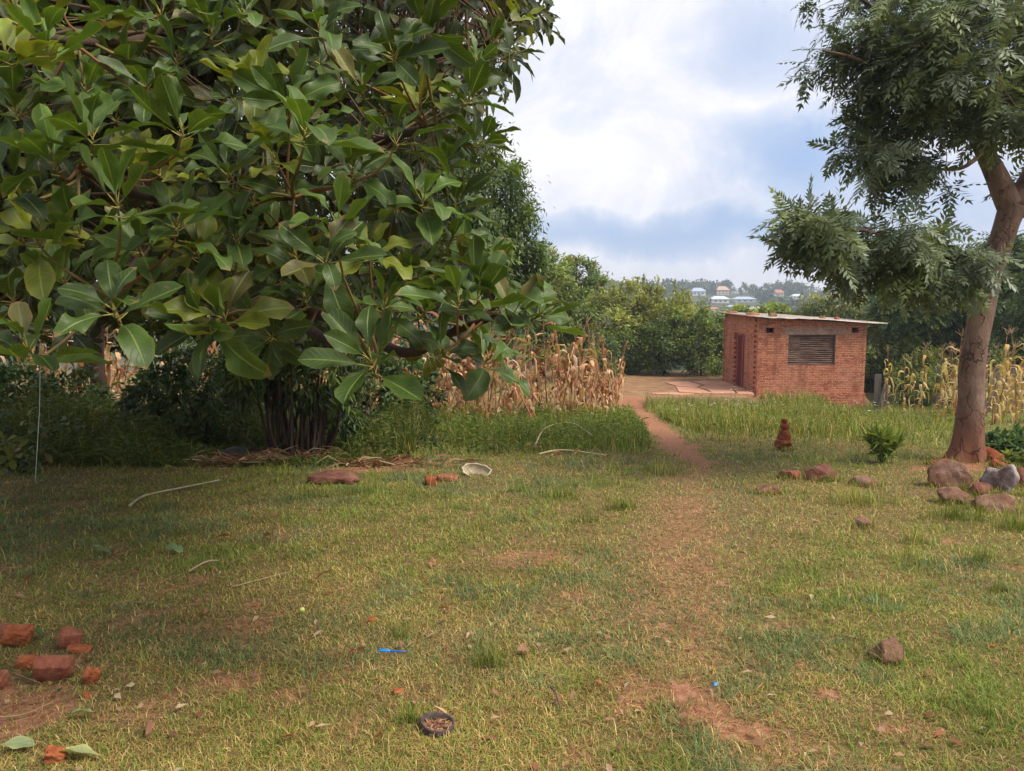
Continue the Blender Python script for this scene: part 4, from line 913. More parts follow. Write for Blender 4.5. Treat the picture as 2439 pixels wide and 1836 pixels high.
def flowers():
    rng = np.random.default_rng(9); mb = MB(); pts = []
    for (px, py, m, s) in ((1760, 955, 10, 25), (1720, 960, 10, 40), (1800, 990, 8, 60), (1700, 1000, 9, 60), (2090, 995, 9, 50), (1950, 970, 6, 90), (1640, 985, 5, 30)):
        for _ in range(m): pts.append(G(px + rng.normal(0, s), py + rng.normal(0, 9), 12))
    for p in pts:
        c = p + [0, 0, rng.uniform(.28, .42)]; mb.add(*ptube(p, c, .003), col=(.1, .14, .04)); r = rng.uniform(.018, .032)
        for k in range(6):
            a = k * 1.047; b = a + .5; mb.add([c, c + [r * math.cos(a), r * math.sin(a), .008], c + [r * 1.3 * math.cos(a + .26), r * 1.3 * math.sin(a + .26), .01], c + [r * math.cos(b), r * math.sin(b), .008]], [[0, 1, 2, 3]], (.8, .8, .74))
    tag(mb.build('wild_flowers', M_STALK, origin=(0, 0, 0)), 'tiny white wild flowers dotted over the bank in front of the hut', 'flowers', kind='stuff')
flowers()
def litter():
    rng = np.random.default_rng(14); n = 5200; r = 2.0 * (16 / 2.0) ** rng.random(n); x = r * np.tan(rng.uniform(-.64, .64, n)); y = r
    b = bare(x, y); keep = rng.random(n) < .10 + .5 * (x < -1) * (y > 8) + .25 * b; x, y = x[keep], y[keep]; n = len(x)
    pos = np.stack([x, y, H(x, y) + .018 + .012 * rng.random(n)], -1); Y = rng.normal(0, 1, (n, 3)); Y[:, 2] *= .15; N = np.array([0, 0, 1.]) + rng.normal(0, .25, (n, 3)); X, Y, Z = frames(Y, N)
    col = pick(np.array([(.30, .17, .10), (.38, .24, .15), (.20, .10, .06), (.42, .32, .2), (.25, .10, .05)]), n, rng)
    V, F, C, L = stamp(SL[0], SL[1], pos, X, Y, Z, np.stack([rng.uniform(.02, .07, n), rng.uniform(.02, .075, n), np.full(n, .05)], -1), SL[2], col)
    tag(mk('leaf_litter', V, F, M_DRY, col=C, origin=(0, 0, 0)), 'scattered bits of dead brown leaf and chaff on the grass', 'leaf litter', kind='stuff')
    mb = MB(); n = 620; c = G(690, 1095); x = c[0] + rng.normal(0, .5, n); y = c[1] + rng.normal(0, .18, n)
    c2 = G(560, 1110); x[:250] = c2[0] + rng.normal(0, .3, 250); y[:250] = c2[1] + rng.normal(0, .1, 250); c3 = G(930, 1115); x[250:420] = c3[0] + rng.normal(0, .35, 170); y[250:420] = c3[1] + rng.normal(0, .12, 170)
    for i in range(n):
        a = rng.random() * 3.14; L = rng.uniform(.05, .3); z = H(x[i], y[i]); d = np.array([math.cos(a), math.sin(a) * .6, rng.normal(0, .15)]); p = np.array([x[i], y[i], z + rng.uniform(.01, .09)])
        q = np.array([p, p + d * L * .5 + [0, 0, rng.normal(.01, .02)], p + d * L]); ribbon(q, rng.uniform(.002, .011), np.array([0, 0, 1.]) + rng.normal(0, .5, 3), rng.normal(0, 1), pick(np.array([(.26, .12, .075), (.34, .20, .12), (.18, .07, .045), (.45, .32, .2)]), 1, rng)[0], mb)
    tag(mb.build('husk_litter', M_DRY, origin=(0, 0, 0)), 'heap of dry husks and stalk trash round the foot of the cane shrub', 'plant litter', kind='stuff')
litter()

# ---------------------------------------------------------------- hut
def brick_mat():
    m, t, b, o = mat('rough red brickwork'); g = t.n.new('ShaderNodeNewGeometry')
    sp = t.n.new('ShaderNodeSeparateXYZ'); t.l.new(g.outputs['Position'], sp.inputs[0]); nn = t.n.new('ShaderNodeSeparateXYZ'); t.l.new(g.outputs['Normal'], nn.inputs[0])
    side = t.math('GREATER_THAN', t.math('ABSOLUTE', nn.outputs[0]), .5)
    u = t.n.new('ShaderNodeMix'); u.data_type = 'FLOAT'; t.put(u.inputs[0], side); t.put(u.inputs[2], sp.outputs[0]); t.put(u.inputs[3], sp.outputs[1])
    cb = t.n.new('ShaderNodeCombineXYZ'); wob = t.math('MULTIPLY', t.math('SUBTRACT', t.noise(g.outputs['Position'], 2.2, 3), .5), .05)
    t.put(cb.inputs[0], t.math('ADD', u.outputs[0], wob)); t.put(cb.inputs[1], t.math('ADD', sp.outputs[2], wob))
    br = t.n.new('ShaderNodeTexBrick'); t.l.new(cb.outputs[0], br.inputs['Vector'])
    br.inputs['Color1'].default_value = (.58, .205, .105, 1); br.inputs['Color2'].default_value = (.34, .10, .052, 1); br.inputs['Mortar'].default_value = (.62, .36, .25, 1)
    for k, v in (('Scale', 1.0), ('Mortar Size', .013), ('Mortar Smooth', .4), ('Bias', .1), ('Brick Width', .23), ('Row Height', .088)): br.inputs[k].default_value = v
    n1 = t.noise(g.outputs['Position'], 3.5, 7, .65, .4); n2 = t.noise(g.outputs['Position'], 26, 5, .7)
    c = t.mix(t.ramp(n1, [(.38, .0), (.62, .45)]), br.outputs[0], (.54, .21, .115))
    # recessed darker joints only where mortar has fallen out
    gone = t.math('MULTIPLY', br.outputs['Fac'], t.ramp(t.noise(g.outputs['Position'], 5.5, 4), [(.5, 0.0), (.6, 1.0)]))
    c = t.mix(t.math('MULTIPLY', gone, .75), c, (.13, .045, .03))
    c = t.mix(1, c, t.ramp(n2, [(.3, .72), (.7, 1.25)]), 'MULTIPLY')
    st = t.n.new('ShaderNodeMapping'); st.inputs['Scale'].default_value = (3, 3, .35); t.l.new(g.outputs['Position'], st.inputs[0])
    c = t.mix(t.ramp(t.noise(st.outputs[0], 1.6, 5), [(.52, 0.0), (.68, .45)]), c, (.20, .075, .05))
    c = t.mix(t.ramp(t.noise(g.outputs['Position'], .9, 5), [(.5, 0.0), (.7, .5)]), c, (.55, .27, .17))
    t.put(b.inputs['Base Color'], c); b.inputs['Roughness'].default_value = .95; b.inputs['Specular IOR Level'].default_value = .1
    h = t.math('SUBTRACT', n2, t.math('ADD', br.outputs['Fac'], gone)); t.l.new(t.bump(h, .7, .02), b.inputs['Normal'])
    return m
M_BW = brick_mat()
M_BRK = rough_mat('brick end', [(.3, (.36, .11, .06)), (.5, (.48, .17, .10)), (.7, (.56, .24, .15))], 9, 6, .5, .01)
M_CONC = rough_mat('concrete lintel', [(.3, (.22, .12, .085)), (.5, (.36, .22, .16)), (.7, (.50, .36, .28))], 7, 7, .4, .01)
M_RUST = None
def rust_mat():
    m, t, b, o = mat('rusty corrugated sheet'); g = t.n.new('ShaderNodeNewGeometry')
    mp = t.n.new('ShaderNodeMapping'); mp.inputs['Scale'].default_value = (1.2, 1, 9); t.l.new(g.outputs['Position'], mp.inputs[0])
    n = t.noise(mp.outputs[0], 2.2, 8, .7, .4); c = t.ramp(n, [(.3, (.04, .02, .014)), (.46, (.11, .055, .038)), (.6, (.22, .13, .09)), (.75, (.36, .25, .18))])
    t.put(b.inputs['Base Color'], c); b.inputs['Roughness'].default_value = .7; b.inputs['Metallic'].default_value = .25; return m
def metal_mat(name, c1, c2, rough=.5):
    m, t, b, o = mat(name); g = t.n.new('ShaderNodeNewGeometry'); c = t.ramp(t.noise(g.outputs['Position'], 3, 7, .65), [(.35, c1), (.65, c2)]); t.put(b.inputs['Base Color'], c); b.inputs['Roughness'].default_value = rough; b.inputs['Metallic'].default_value = .2; return m
M_RUST = rust_mat(); M_ROOF = metal_mat('weathered roof sheet', (.24, .17, .13), (.50, .43, .36)); M_ROOFR = metal_mat('rusted roof sheet', (.36, .15, .09), (.52, .30, .21), .8)
M_REDP = metal_mat('dark red paint', (.13, .014, .012), (.21, .026, .022), .45); M_PINKP = metal_mat('faded red paint', (.30, .075, .085), (.42, .13, .14), .5)
M_WOOD = bark_mat('weathered wood', (.07, .055, .045), (.16, .13, .105), (.30, .26, .22), 8, .12, .4)
def plain(name, c, rough=.7):
    m, t, b, o = mat(name); g = t.n.new('ShaderNodeNewGeometry'); cc = t.mix(1, (*c, 1), t.ramp(t.noise(g.outputs['Position'], 6, 5), [(.3, .85), (.7, 1.15)]), 'MULTIPLY'); t.put(b.inputs['Base Color'], cc); b.inputs['Roughness'].default_value = rough; return m
def hut():
    X0, X1, Y0, Y1, ZF = 9.22, 13.28, 28.8, 33.4, -1.8
    root = empty('brick_hut', (X0, Y0, ZF), 'small red brick hut with a sloping sheet roof and a boarded window', 'hut'); th = .22
    top = lambda x, y: 1.02 + (x - X0) * -.052 + (y - Y0) * .02
    w = MB()
    def wallx(x0, x1, z0, z1=None):                                   # piece of the front wall
        za, zb = (z1, z1) if z1 is not None else (top(x0, Y0), top(x1, Y0))
        V = [[x, y, z] for x, zt in ((x0, za), (x1, zb)) for y in (Y0, Y0 + th) for z in (z0, zt)]
        w.add(V, [[0, 1, 3, 2], [4, 6, 7, 5], [0, 4, 5, 1], [2, 3, 7, 6], [0, 2, 6, 4], [1, 5, 7, 3]])
    wx0, wx1, wz0, wz1 = 10.36, 12.13, -.745, .39
    v0, v1, vz0, vz1 = 9.52, 9.82, .47, .655; u0, u1 = 12.72, 12.98
    lt, lb = .67, .40
    e = .0
    wallx(X0, v0, ZF); wallx(v0, v1, ZF, vz0); wallx(v0, v1, vz1, None); wallx(v1, 10.12, ZF)
    wallx(10.12, wx0, ZF, lb); wallx(wx0, wx1, ZF, wz0); wallx(wx1, 12.5, ZF, lb); wallx(10.12, 12.5, lt, None)
    wallx(12.5, u0, ZF); wallx(u0, u1, ZF, vz0); wallx(u0, u1, vz1, None); wallx(u1, X1, ZF)
    # right and back walls
    for (xa, xb, ya, yb) in ((X1 - th, X1, Y0 + th, Y1), (X0, X1 - th, Y1 - th, Y1)):
        V = [[x, y, z] for x in (xa, xb) for y in (ya, yb) for z in (ZF, top(x, y))]; V = [[x, y, ZF if k % 2 == 0 else top(x, y)] for k, (x, y, z) in enumerate(V)]
        w.add(V, [[0, 1, 3, 2], [4, 6, 7, 5], [0, 4, 5, 1], [2, 3, 7, 6], [0, 2, 6, 4], [1, 5, 7, 3]])
    # left wall with doorway; ends a header short of the front wall, the joint is toothed
    def wally(y0, y1, z0, z1=None, xo=0):
        V = [[x, y, z0 if k == 0 else (z1 if z1 is not None else top(x, y))] for x in (X0 + xo, X0 + th) for y in (y0, y1) for k in (0, 1)]
        w.add(V, [[0, 1, 3, 2], [4, 6, 7, 5], [0, 4, 5, 1], [2, 3, 7, 6], [0, 2, 6, 4], [1, 5, 7, 3]])
    d0, d1, dz = 30.45, 31.95, .27
    wally(Y0 + th + .24, d0, ZF); wally(d0, d1, dz + .08); wally(d1, Y1 - th, ZF)
    wally(Y0 + th, Y0 + th + .24, ZF, None, .205)
    w.build('wall', M_BW, root, smooth=False, col=False)
    tb = MB(); z = ZF + .01; k = 0; rng = np.random.default_rng(2)
    while z < .85:
        if k % 2 == 0: tb.box(X0 - .004, X0 + .119, Y0 + th + .002, Y0 + th + .236, z, z + .10)                      # header bricks, gaps between
        if k % 2 == 0: tb.box(X0 - .07, X0 - .002, Y1 - .16, Y1 - .02, z, z + .085)                      # back corner toothing
        if k % 2 == 0 and z < dz - .12: tb.box(X0 + .01, X0 + .13, d1 - .26, d1 - .003, z, z + .085); 
        z += .098; k += 1
    tb.build('toothed_brick', M_BRK, root, smooth=False, col=False)
    p = MB(); p.box(X0 - .02, X1 + .04, Y0 - .05, Y1 + .02, -2.9, ZF - .003); p.build('plinth', M_BW, root, smooth=False, col=False)
    l = MB(); l.box(10.12 + .002, 12.5 - .002, Y0 - .012, Y0 + th - .01, lb + .002, lt - .002); l.build('lintel', M_CONC, root, smooth=False, col=False)
    # boarded window: overlapping corrugated pieces
    c = MB(); n = 80
    def sheet(x0, x1, z0, z1, y, ph, rot=0):
        zz = np.linspace(z0, z1, n); yy = y + .011 * np.sin(zz * 2 * math.pi / .076 + ph); V = []; xs_ = np.linspace(x0, x1, 9)
        for i in range(n):
            for xx in xs_: V.append([xx, yy[i] + .006 * math.sin(xx * 5 + i * .1), zz[i] + .012 * math.sin(xx * 3)])
        F = [[i * 9 + j, i * 9 + j + 1, (i + 1) * 9 + j + 1, (i + 1) * 9 + j] for i in range(n - 1) for j in range(8)]; c.add(V, F)
    sheet(wx0 + .02, wx1 - .02, wz0 + .03, -.12, Y0 + .07, 0); sheet(wx0 + .02, wx1 - .02, -.19, wz1 - .02, Y0 + .10, 1.5)
    V = [[x, Y0 + .055 + .01 * ((x * 7) % 1), z] for z in np.linspace(-.17, wz1 - .03, 9) for x in np.linspace(wx0 + .03, wx0 + .46, 6)]
    c.add(V, [[i * 6 + j, i * 6 + j + 1, (i + 1) * 6 + j + 1, (i + 1) * 6 + j] for i in range(8) for j in range(5)])
    wn = c.build('window_cover', M_RUST, root, col=False)
    f = MB(); 
    for a in ((wx0 + .001, wx0 + .035, wz0 + .001, wz1 + .005), (wx1 - .035, wx1 - .001, wz0 + .001, wz1 + .005), (wx0 + .036, wx1 - .036, wz0 + .001, wz0 + .03), (wx0 + .036, wx1 - .036, wz1 - .025, wz1 + .005)): f.box(a[0], a[1], Y0 + .03, Y0 + .16, a[2], a[3])
    fr = f.build('window_frame', M_WOOD, root, smooth=False, col=False)
    # dark interior is real: floor and unlit room. door frame and leaf
    f = MB(); f.box(X0 + .06, X0 + .16, d1 - .36, d1 - .27, ZF + .0, dz + .05); f.box(X0 + .04, X0 + .14, d0 + .32, d0 + .44, ZF, dz + .07); f.box(X0 + .05, X0 + .13, d0 + .001, d1 - .27, dz + .0, dz + .07)
    f.build('door_frame', M_PINKP, root, smooth=False, col=False)
    d = MB(); d.box(X0 + .10, X0 + .135, d0 + .45, d1 - .37, ZF + .02, dz - .01); 
    for zz in (-1.3, -.75, -.2): d.box(X0 + .092, X0 + .099, d0 + .5, d1 - .42, zz, zz + .04)
    dl = d.build('door', M_REDP, root, smooth=False, col=False)
    h = MB(); h.box(X0 + .05, X0 + .09, d0 + .5, d0 + .53, -.85, -.73); hd = h.build('handle', M_WOOD, None, smooth=False, col=False)
    hd.parent = dl; hd.location = hd.location - (Vector(root.location) + dl.location)
    # roof: corrugated sheets falling to the right, ribs along x
    rf = MB(); ny_, nx_ = 190, 28; xs_ = np.linspace(X0 - .28, X1 + .62, nx_); ys_ = np.linspace(Y0 - .32, Y1 + .35, ny_)
    V = []; 
    for s, off in ((0, 0.0), (1, -.018)):
        for y in ys_:
            for x in xs_: V.append([x, y, top(x, y) + .075 + .013 * math.sin(y * 2 * math.pi / .1) + .02 * math.sin(x * 1.7 + 1) + .012 * math.sin(x * 9) * (x < 11) + off])
    m_ = nx_ * ny_; F = []
    for i in range(ny_ - 1):
        for j in range(nx_ - 1):
            a = i * nx_ + j; F.append([a, a + 1, a + nx_ + 1, a + nx_]); F.append([m_ + a, m_ + a + nx_, m_ + a + nx_ + 1, m_ + a + 1])
    for j in range(nx_ - 1): F.append([j, m_ + j, m_ + j + 1, j + 1]); a = (ny_ - 1) * nx_ + j; F.append([a, a + 1, m_ + a + 1, m_ + a])
    for i in range(ny_ - 1): a = i * nx_; F.append([a, a + nx_, m_ + a + nx_, m_ + a]); a += nx_ - 1; F.append([a, m_ + a, m_ + a + nx_, a + nx_])
    rf.add(V, F); rf.build('roof', M_ROOF, root, col=False)
    pl = MB(); 
    for yy in (Y0 + .03, Y0 + 1.6, Y1 - .2):
        V = [[x, yy + dy, top(x, yy) + dz_] for x in (X0 - .22, X1 + .5) for dy in (0, .07) for dz_ in (.003, .045)]; pl.add(V, [[0, 1, 3, 2], [4, 6, 7, 5], [0, 4, 5, 1], [2, 3, 7, 6], [0, 2, 6, 4], [1, 5, 7, 3]])
    pl.build('roof_beam', M_WOOD, root, smooth=False, col=False)
    fl = MB(); fl.box(X0 + th, X1 - th, Y0 + th, Y1 - th, ZF - .002, ZF + .01); fl.build('floor', M_CONC, root, smooth=False, col=False)
    return top, X0, Y0
top, HX, HY = hut()

# ---------------------------------------------------------------- rocks and lumps
def ico(sub=3):
    bm = bmesh.new(); bmesh.ops.create_icosphere(bm, subdivisions=sub, radius=1); V = np.array([v.co[:] for v in bm.verts]); F = np.array([[v.index for v in f.verts] for f in bm.faces]); bm.free(); return V, F
IV, IF = ico(4)
def n3(V, s, seed): return (fbm(V[:, 0] * s + V[:, 2] * .7 * s + 5, V[:, 1] * s - V[:, 2] * .6 * s, 1, seed) + fbm(V[:, 2] * s + 3, V[:, 0] * s * .8 - V[:, 1] * s, 1, seed + 9)) - 1
def rock(name, c, sx, sy, sz, m, label, seed, group=None, ang=.35, cuts=6, rz=0, cat='rock', sink=.3, flat=None):
    rng = np.random.default_rng(seed); V = IV.copy()
    for i in range(cuts):
        d = nrm(rng.normal(0, 1, 3)); o = rng.uniform(.45, .8); q = V @ d; V = V - np.outer(np.maximum(q - o, 0) * .92, d)
    V = V * (1 + ang * n3(V, 1.6, seed)[:, None]) * (1 + .08 * n3(V, 7, seed + 3)[:, None])
    V = V * [sx, sy, sz]; ca, sa = math.cos(rz), math.sin(rz); V = V @ np.array([[ca, sa, 0], [-sa, ca, 0], [0, 0, 1]])
    if flat is not None: V[:, 2] = np.maximum(V[:, 2], flat)
    zmin = V[:, 2].min(); V = V + [c[0], c[1], c[2] - zmin - sink * sz]
    o = mk(name, V, IF, m, origin=c); return tag(o, label, cat, group)
def chunk(name, c, s, rot, m, label, seed, group=None, cat='brick', sink=.01, rough=.05, cut=None):
    """a worn, broken brick: box mapped sphere with chipped edges"""
    V = IV.copy(); p = np.clip(V * 1.75, -1, 1); V = p * .78 + V * .25
    V = V * (np.array(s) / 2); V = V * (1 + rough * 5 * n3(V / max(s), 4, seed)[:, None] + rough * 2.2 * n3(V / max(s), 11, seed)[:, None])
    rng = np.random.default_rng(seed)
    for i in range(3 if cut is None else cut):
        d = nrm(rng.normal(0, 1, 3)); q = V @ d; o = q.max() * rng.uniform(.62, .85); V = V - np.outer(np.maximum(q - o, 0) * .9, d)
    V = V * (1 + .03 * n3(V / max(s), 30, seed + 7)[:, None]); M = Matrix.Rotation(rot[2], 3, 'Z') @ Matrix.Rotation(rot[1], 3, 'Y') @ Matrix.Rotation(rot[0], 3, 'X'); V = V @ np.array(M).T
    V = V + [c[0], c[1], c[2] - V[:, 2].min() - sink]; return tag(mk(name, V, IF, m, origin=c), label, cat, group)
gr = 'rocks in the grass'
ROCKS = []
def size(px, d): return px / FPX * d
def rk(px, py, wpx, hpx, m, label, seed, group=gr, depth=.9, **kw):
    c = G(px, py); w = size(wpx, c[1]) / 2 * .92; h = size(hpx, c[1]) * .86; c = c + np.array([0, w * depth * .8, 0]); c[2] = H(c[0], c[1])
    ROCKS.append((c[0], c[1], w)); sink = kw.pop('sink', .6); return rock('rock', c, w * 1.08, w * depth * 1.08, h / (2 - sink) * 1.15, m, label, seed, group, sink=sink, **kw)
rk(1885, 1143, 56, 32, M_BRICKP, 'small orange brown rock at the left of the row near the cairn', 1, ang=.5, cuts=9)
rk(1972, 1147, 84, 44, M_ROCKR, 'dark red brown rock with a peaked top, second in the row', 2, ang=.4, cuts=10)
rk(2072, 1160, 76, 34, M_ROCK, 'low brown rock half sunk in grass, third in the row', 3, cuts=7)
rk(1832, 1180, 74, 18, M_ROCKR, 'flat sliver of red brown rock in the grass below the row of rocks', 4, cuts=5)
rk(2060, 1262, 46, 25, M_ROCK, 'small rounded pinkish rock alone in the grass right of the worn trail', 5, cuts=6)
rk(2122, 1585, 84, 64, M_ROCK, 'brown pointed rock lying alone in the lower right grass', 6, cuts=8, ang=.4)
gp = 'rocks piled beside the leaning trunk'
rk(2280, 1165, 96, 68, M_ROCK, 'rounded grey brown boulder at the left of the pile in front of the trunk', 7, gp, cuts=5, ang=.3)
rk(2290, 1205, 92, 44, M_ROCK, 'craggy brown rock below the rounded boulder', 8, gp, cuts=9, ang=.6)
rk(2352, 1182, 60, 36, M_ROCKR, 'small reddish rock between the boulder and the whitish stone', 9, gp, cuts=8, ang=.5)
rk(2400, 1180, 84, 80, M_ROCKG, 'whitish grey angular stone in the rock pile at the right edge', 10, gp, cuts=12, ang=.5)
rk(2392, 1225, 110, 54, M_ROCK, 'wide flat topped brown boulder at the front of the right rock pile', 11, gp, cuts=6)
rk(2440, 1160, 50, 44, M_ROCKR, 'red brown rock cut by the right edge of the picture', 12, gp, cuts=8)
rk(2375, 1100, 64, 34, M_CLAY, 'red clay lump right of the trunk foot', 13, gp, cuts=7, ang=.5)
rk(2400, 1118, 60, 26, M_CLAY, 'red clay lump below the potato plants', 14, gp, cuts=7, ang=.5)
rk(2430, 1145, 40, 22, M_ORANGE, 'small bright red stone on top of the whitish stone', 15, gp, cuts=7)
rk(2250, 1108, 70, 18, M_CLAY, 'low crumbly red clay lump left of the trunk foot', 16, gp, cuts=5, ang=.6)
def rock_grass():
    rng = np.random.default_rng(8); X_, Y_ = [], []
    for (x, y, w) in ROCKS + [(G(1866, 1074)[0], G(1866, 1074)[1], .12)]:
        m = int(260 * w / .2); a = rng.uniform(math.pi, 2 * math.pi, m); r = w * rng.uniform(.80, 1.35, m); X_.append(x + r * np.cos(a)); Y_.append(y + r * .95 * np.sin(a))
    x = np.concatenate(X_); y = np.concatenate(Y_); n = len(x); col = pick(np.vstack([PAL_G, PAL_G, PAL_Y]), n, rng)
    V, F, C = blades(n, x, y, rng.uniform(.03, .12, n), rng.uniform(.004, .006, n) * np.interp(y, [3, 9], [.8, 1.4]), np.clip(np.abs(rng.normal(.7, .5, n)), 0, 1.6), col, rng, 3)
    tag(mk('edge_grass', V, F, M_GRASS, col=C, origin=(0, 0, 0)), 'longer grass gathered round the feet of the rocks', 'grass', kind='stuff')
rock_grass()
# cairn
cb_ = G(1866, 1074); dC = cb_[1]; gz_ = cb_[2]; px1 = dC / FPX; g = 'lumps stacked as a cairn'
def lump(zlo, zhi, w, seed, label, cx=0, m=M_CLAY, taper=0.0, cuts=4, ang=.3):
    h = (zhi - zlo) * px1; V = IV.copy(); rng = np.random.default_rng(seed)
    for i in range(cuts): d = nrm(rng.normal(0, 1, 3)); q = V @ d; V = V - np.outer(np.maximum(q - rng.uniform(.6, .85), 0) * .9, d)
    V = V * (1 + ang * n3(V, 1.8, seed)[:, None]) * (1 + .12 * n3(V, 8, seed)[:, None]); V = V / np.abs(V).max(0); zc = np.clip(np.abs(V[:, 2:3]), 0, .985); kk = (1 - zc ** 4) ** .25 / np.sqrt(1 - zc ** 2) if w > 25 else 1.0; V = V * np.hstack([kk * np.ones_like(zc), kk * np.ones_like(zc), np.ones_like(zc)]) if w > 25 else V; tt = V[:, 2:3]
    V = V * [1, 1, 1] * np.hstack([1 - taper * tt, 1 - taper * tt, np.ones_like(tt)]) * [w * px1 / 2, w * px1 / 2, h / 2]
    c = np.array([cb_[0] + cx * px1, cb_[1], gz_ + (zlo + zhi) / 2 * px1]); tag(mk('cairn_stone', V + c, IF, m, origin=c - [0, 0, h / 2]), label, 'stone', g)
lump(-8, 10, 46, 1, 'broad dark red lump at the very bottom of the cairn', 3, cuts=1)
lump(7, 30, 42, 2, 'flat overhanging slab lump, second from the bottom of the cairn', -1, ang=.15, cuts=1, taper=.16)
lump(24, 54, 29, 3, 'cone shaped red lump in the middle of the cairn', 1, taper=.22, cuts=0, ang=.14)
lump(50, 70, 23, 4, 'round red ball next to the top of the cairn', 1, cuts=1, ang=.12)
lump(67, 79, 15, 5, 'smallest red lump on the very top of the cairn', -1, cuts=1, ang=.15)
# rubble bottom left
gb = 'broken brick pieces at the lower left'
def ch(px, py, wpx, hpx, dep, rot, m, label, seed, cut=3, **kw):
    c = G(px, py); d = c[1]; s = (size(wpx, d), dep, size(hpx, d) * .95); c = c + np.array([0, dep * .4, 0]); c[2] = H(c[0], c[1]); chunk('brick_piece', c, s, rot, m, label, seed, gb, cut=cut, **kw)
ch(36, 1545, 62, 48, .08, (.25, .1, .15), M_ORANGE, 'rounded orange brick lump with a green leaf against it', 21, 7, rough=.09)
ch(2, 1535, 34, 42, .07, (.1, .1, -.2), M_BRICKP, 'brick piece cut by the left edge, behind the orange lump', 22)
ch(160, 1550, 50, 40, .07, (.3, .35, .5), M_BRICKP, 'dull red brick fragment farthest right in the upper part of the rubble', 23, 5)
ch(183, 1562, 54, 16, .05, (.1, .15, .1), M_ORANGE, 'flat wedge of brick leaning on the dull red fragment', 24, 5)
ch(122, 1630, 82, 66, .075, (.55, .12, .28), M_BRICKP, 'largest squared half brick in the middle of the rubble', 25, 2, rough=.03)
ch(60, 1598, 46, 28, .055, (.2, .1, .1), M_ORANGE, 'small orange lump touching the largest half brick on its left', 26, 6, rough=.09)
ch(214, 1638, 42, 46, .05, (.2, .2, .3), M_ORANGE, 'upright orange brick crumb standing apart right of the half brick', 27, 8, rough=.09)
ch(-2, 1645, 20, 42, .06, (.2, 0, 0), M_BRICKP, 'brick piece cut by the left edge beside the fallen twig', 28)
ch(205, 1668, 24, 12, .03, (0, .2, 0), M_ORANGE, 'tiny brick crumb below the upright orange crumb', 29, 5)
ch(126, 1826, 44, 30, .05, (.2, .3, .4), M_ORANGE, 'orange brick bit touching a pale fallen leaf at the bottom edge', 30, 7, rough=.09)
# mid ground pieces
def one(name, px, py, wpx, hpx, dep, rot, m, label, seed, cat='brick', cut=3):
    c = G(px, py); d = c[1]; chunk(name, c + [0, dep * .3, 0], (size(wpx, d), dep, size(hpx, d)), rot, m, label, seed, None, cat, cut=cut)
one('flat_stone', 795, 1153, 112, 14, .35, (0, .04, -.08), M_ROCKR, 'long flat reddish slab of stone in front of the cane shrub', 31, 'stone', 2)
one('brick_piece', 1024, 1158, 26, 22, .12, (0, .1, .2), M_CLAY, 'small red brick bit left of the white bowl', 32)
one('brick_piece', 1066, 1147, 52, 14, .15, (0, .05, .1), M_BRICKP, 'low worn brick between the red bit and the white bowl', 33)
one('brick_piece', 950, 1655 + 5, 26, 14, .03, (.1, .1, .3), M_ORANGE, 'round orange brick chip in the middle foreground grass', 34)
one('brick_piece', 885, 1482, 24, 10, .03, (.1, .1, .6), M_ORANGE, 'bright rusty chip on the grass above the blue pen', 35)
one('brick_piece', 2362, 1545, 16, 10, .03, (.1, .1, .6), M_ORANGE, 'tiny orange chip right of the pointed brown rock', 36)
one('brick_piece', 1425, 1638, 14, 14, .03, (.1, .1, .6), M_ORANGE, 'tiny orange chip at the left end of the red soil patch', 37)
# stones on the roof
M_REDC = plain('red plastic', (.42, .045, .035), .5)
for i, (px, wpx, m, lb) in enumerate(((1742, 26, M_BRK, 'brick weighing down the roof sheets near the left corner'), (1790, 34, M_BRK, 'brick weighing down the roof sheets above the door side'), (1835, 30, M_ROCK, 'pale stone on the roof left of the window'), (1955, 22, M_BRICKP, 'half brick on the roof above the window'), (1990, 26, M_REDC, 'red roof weight at the right half of the roof'))):
    y = (31.9, 29.7, 29.2, 29.0, 29.5)[i]; x = (px - CXP) / FPX * y; z = top(x, y) + .085; s = size(wpx, y); chunk('roof_brick', np.array([x, y, z]), (s, .16, .075 if i != 2 else .11), (0, .05, i * .3), m, lb, 50 + i, 'weights on the hut roof', sink=.01)

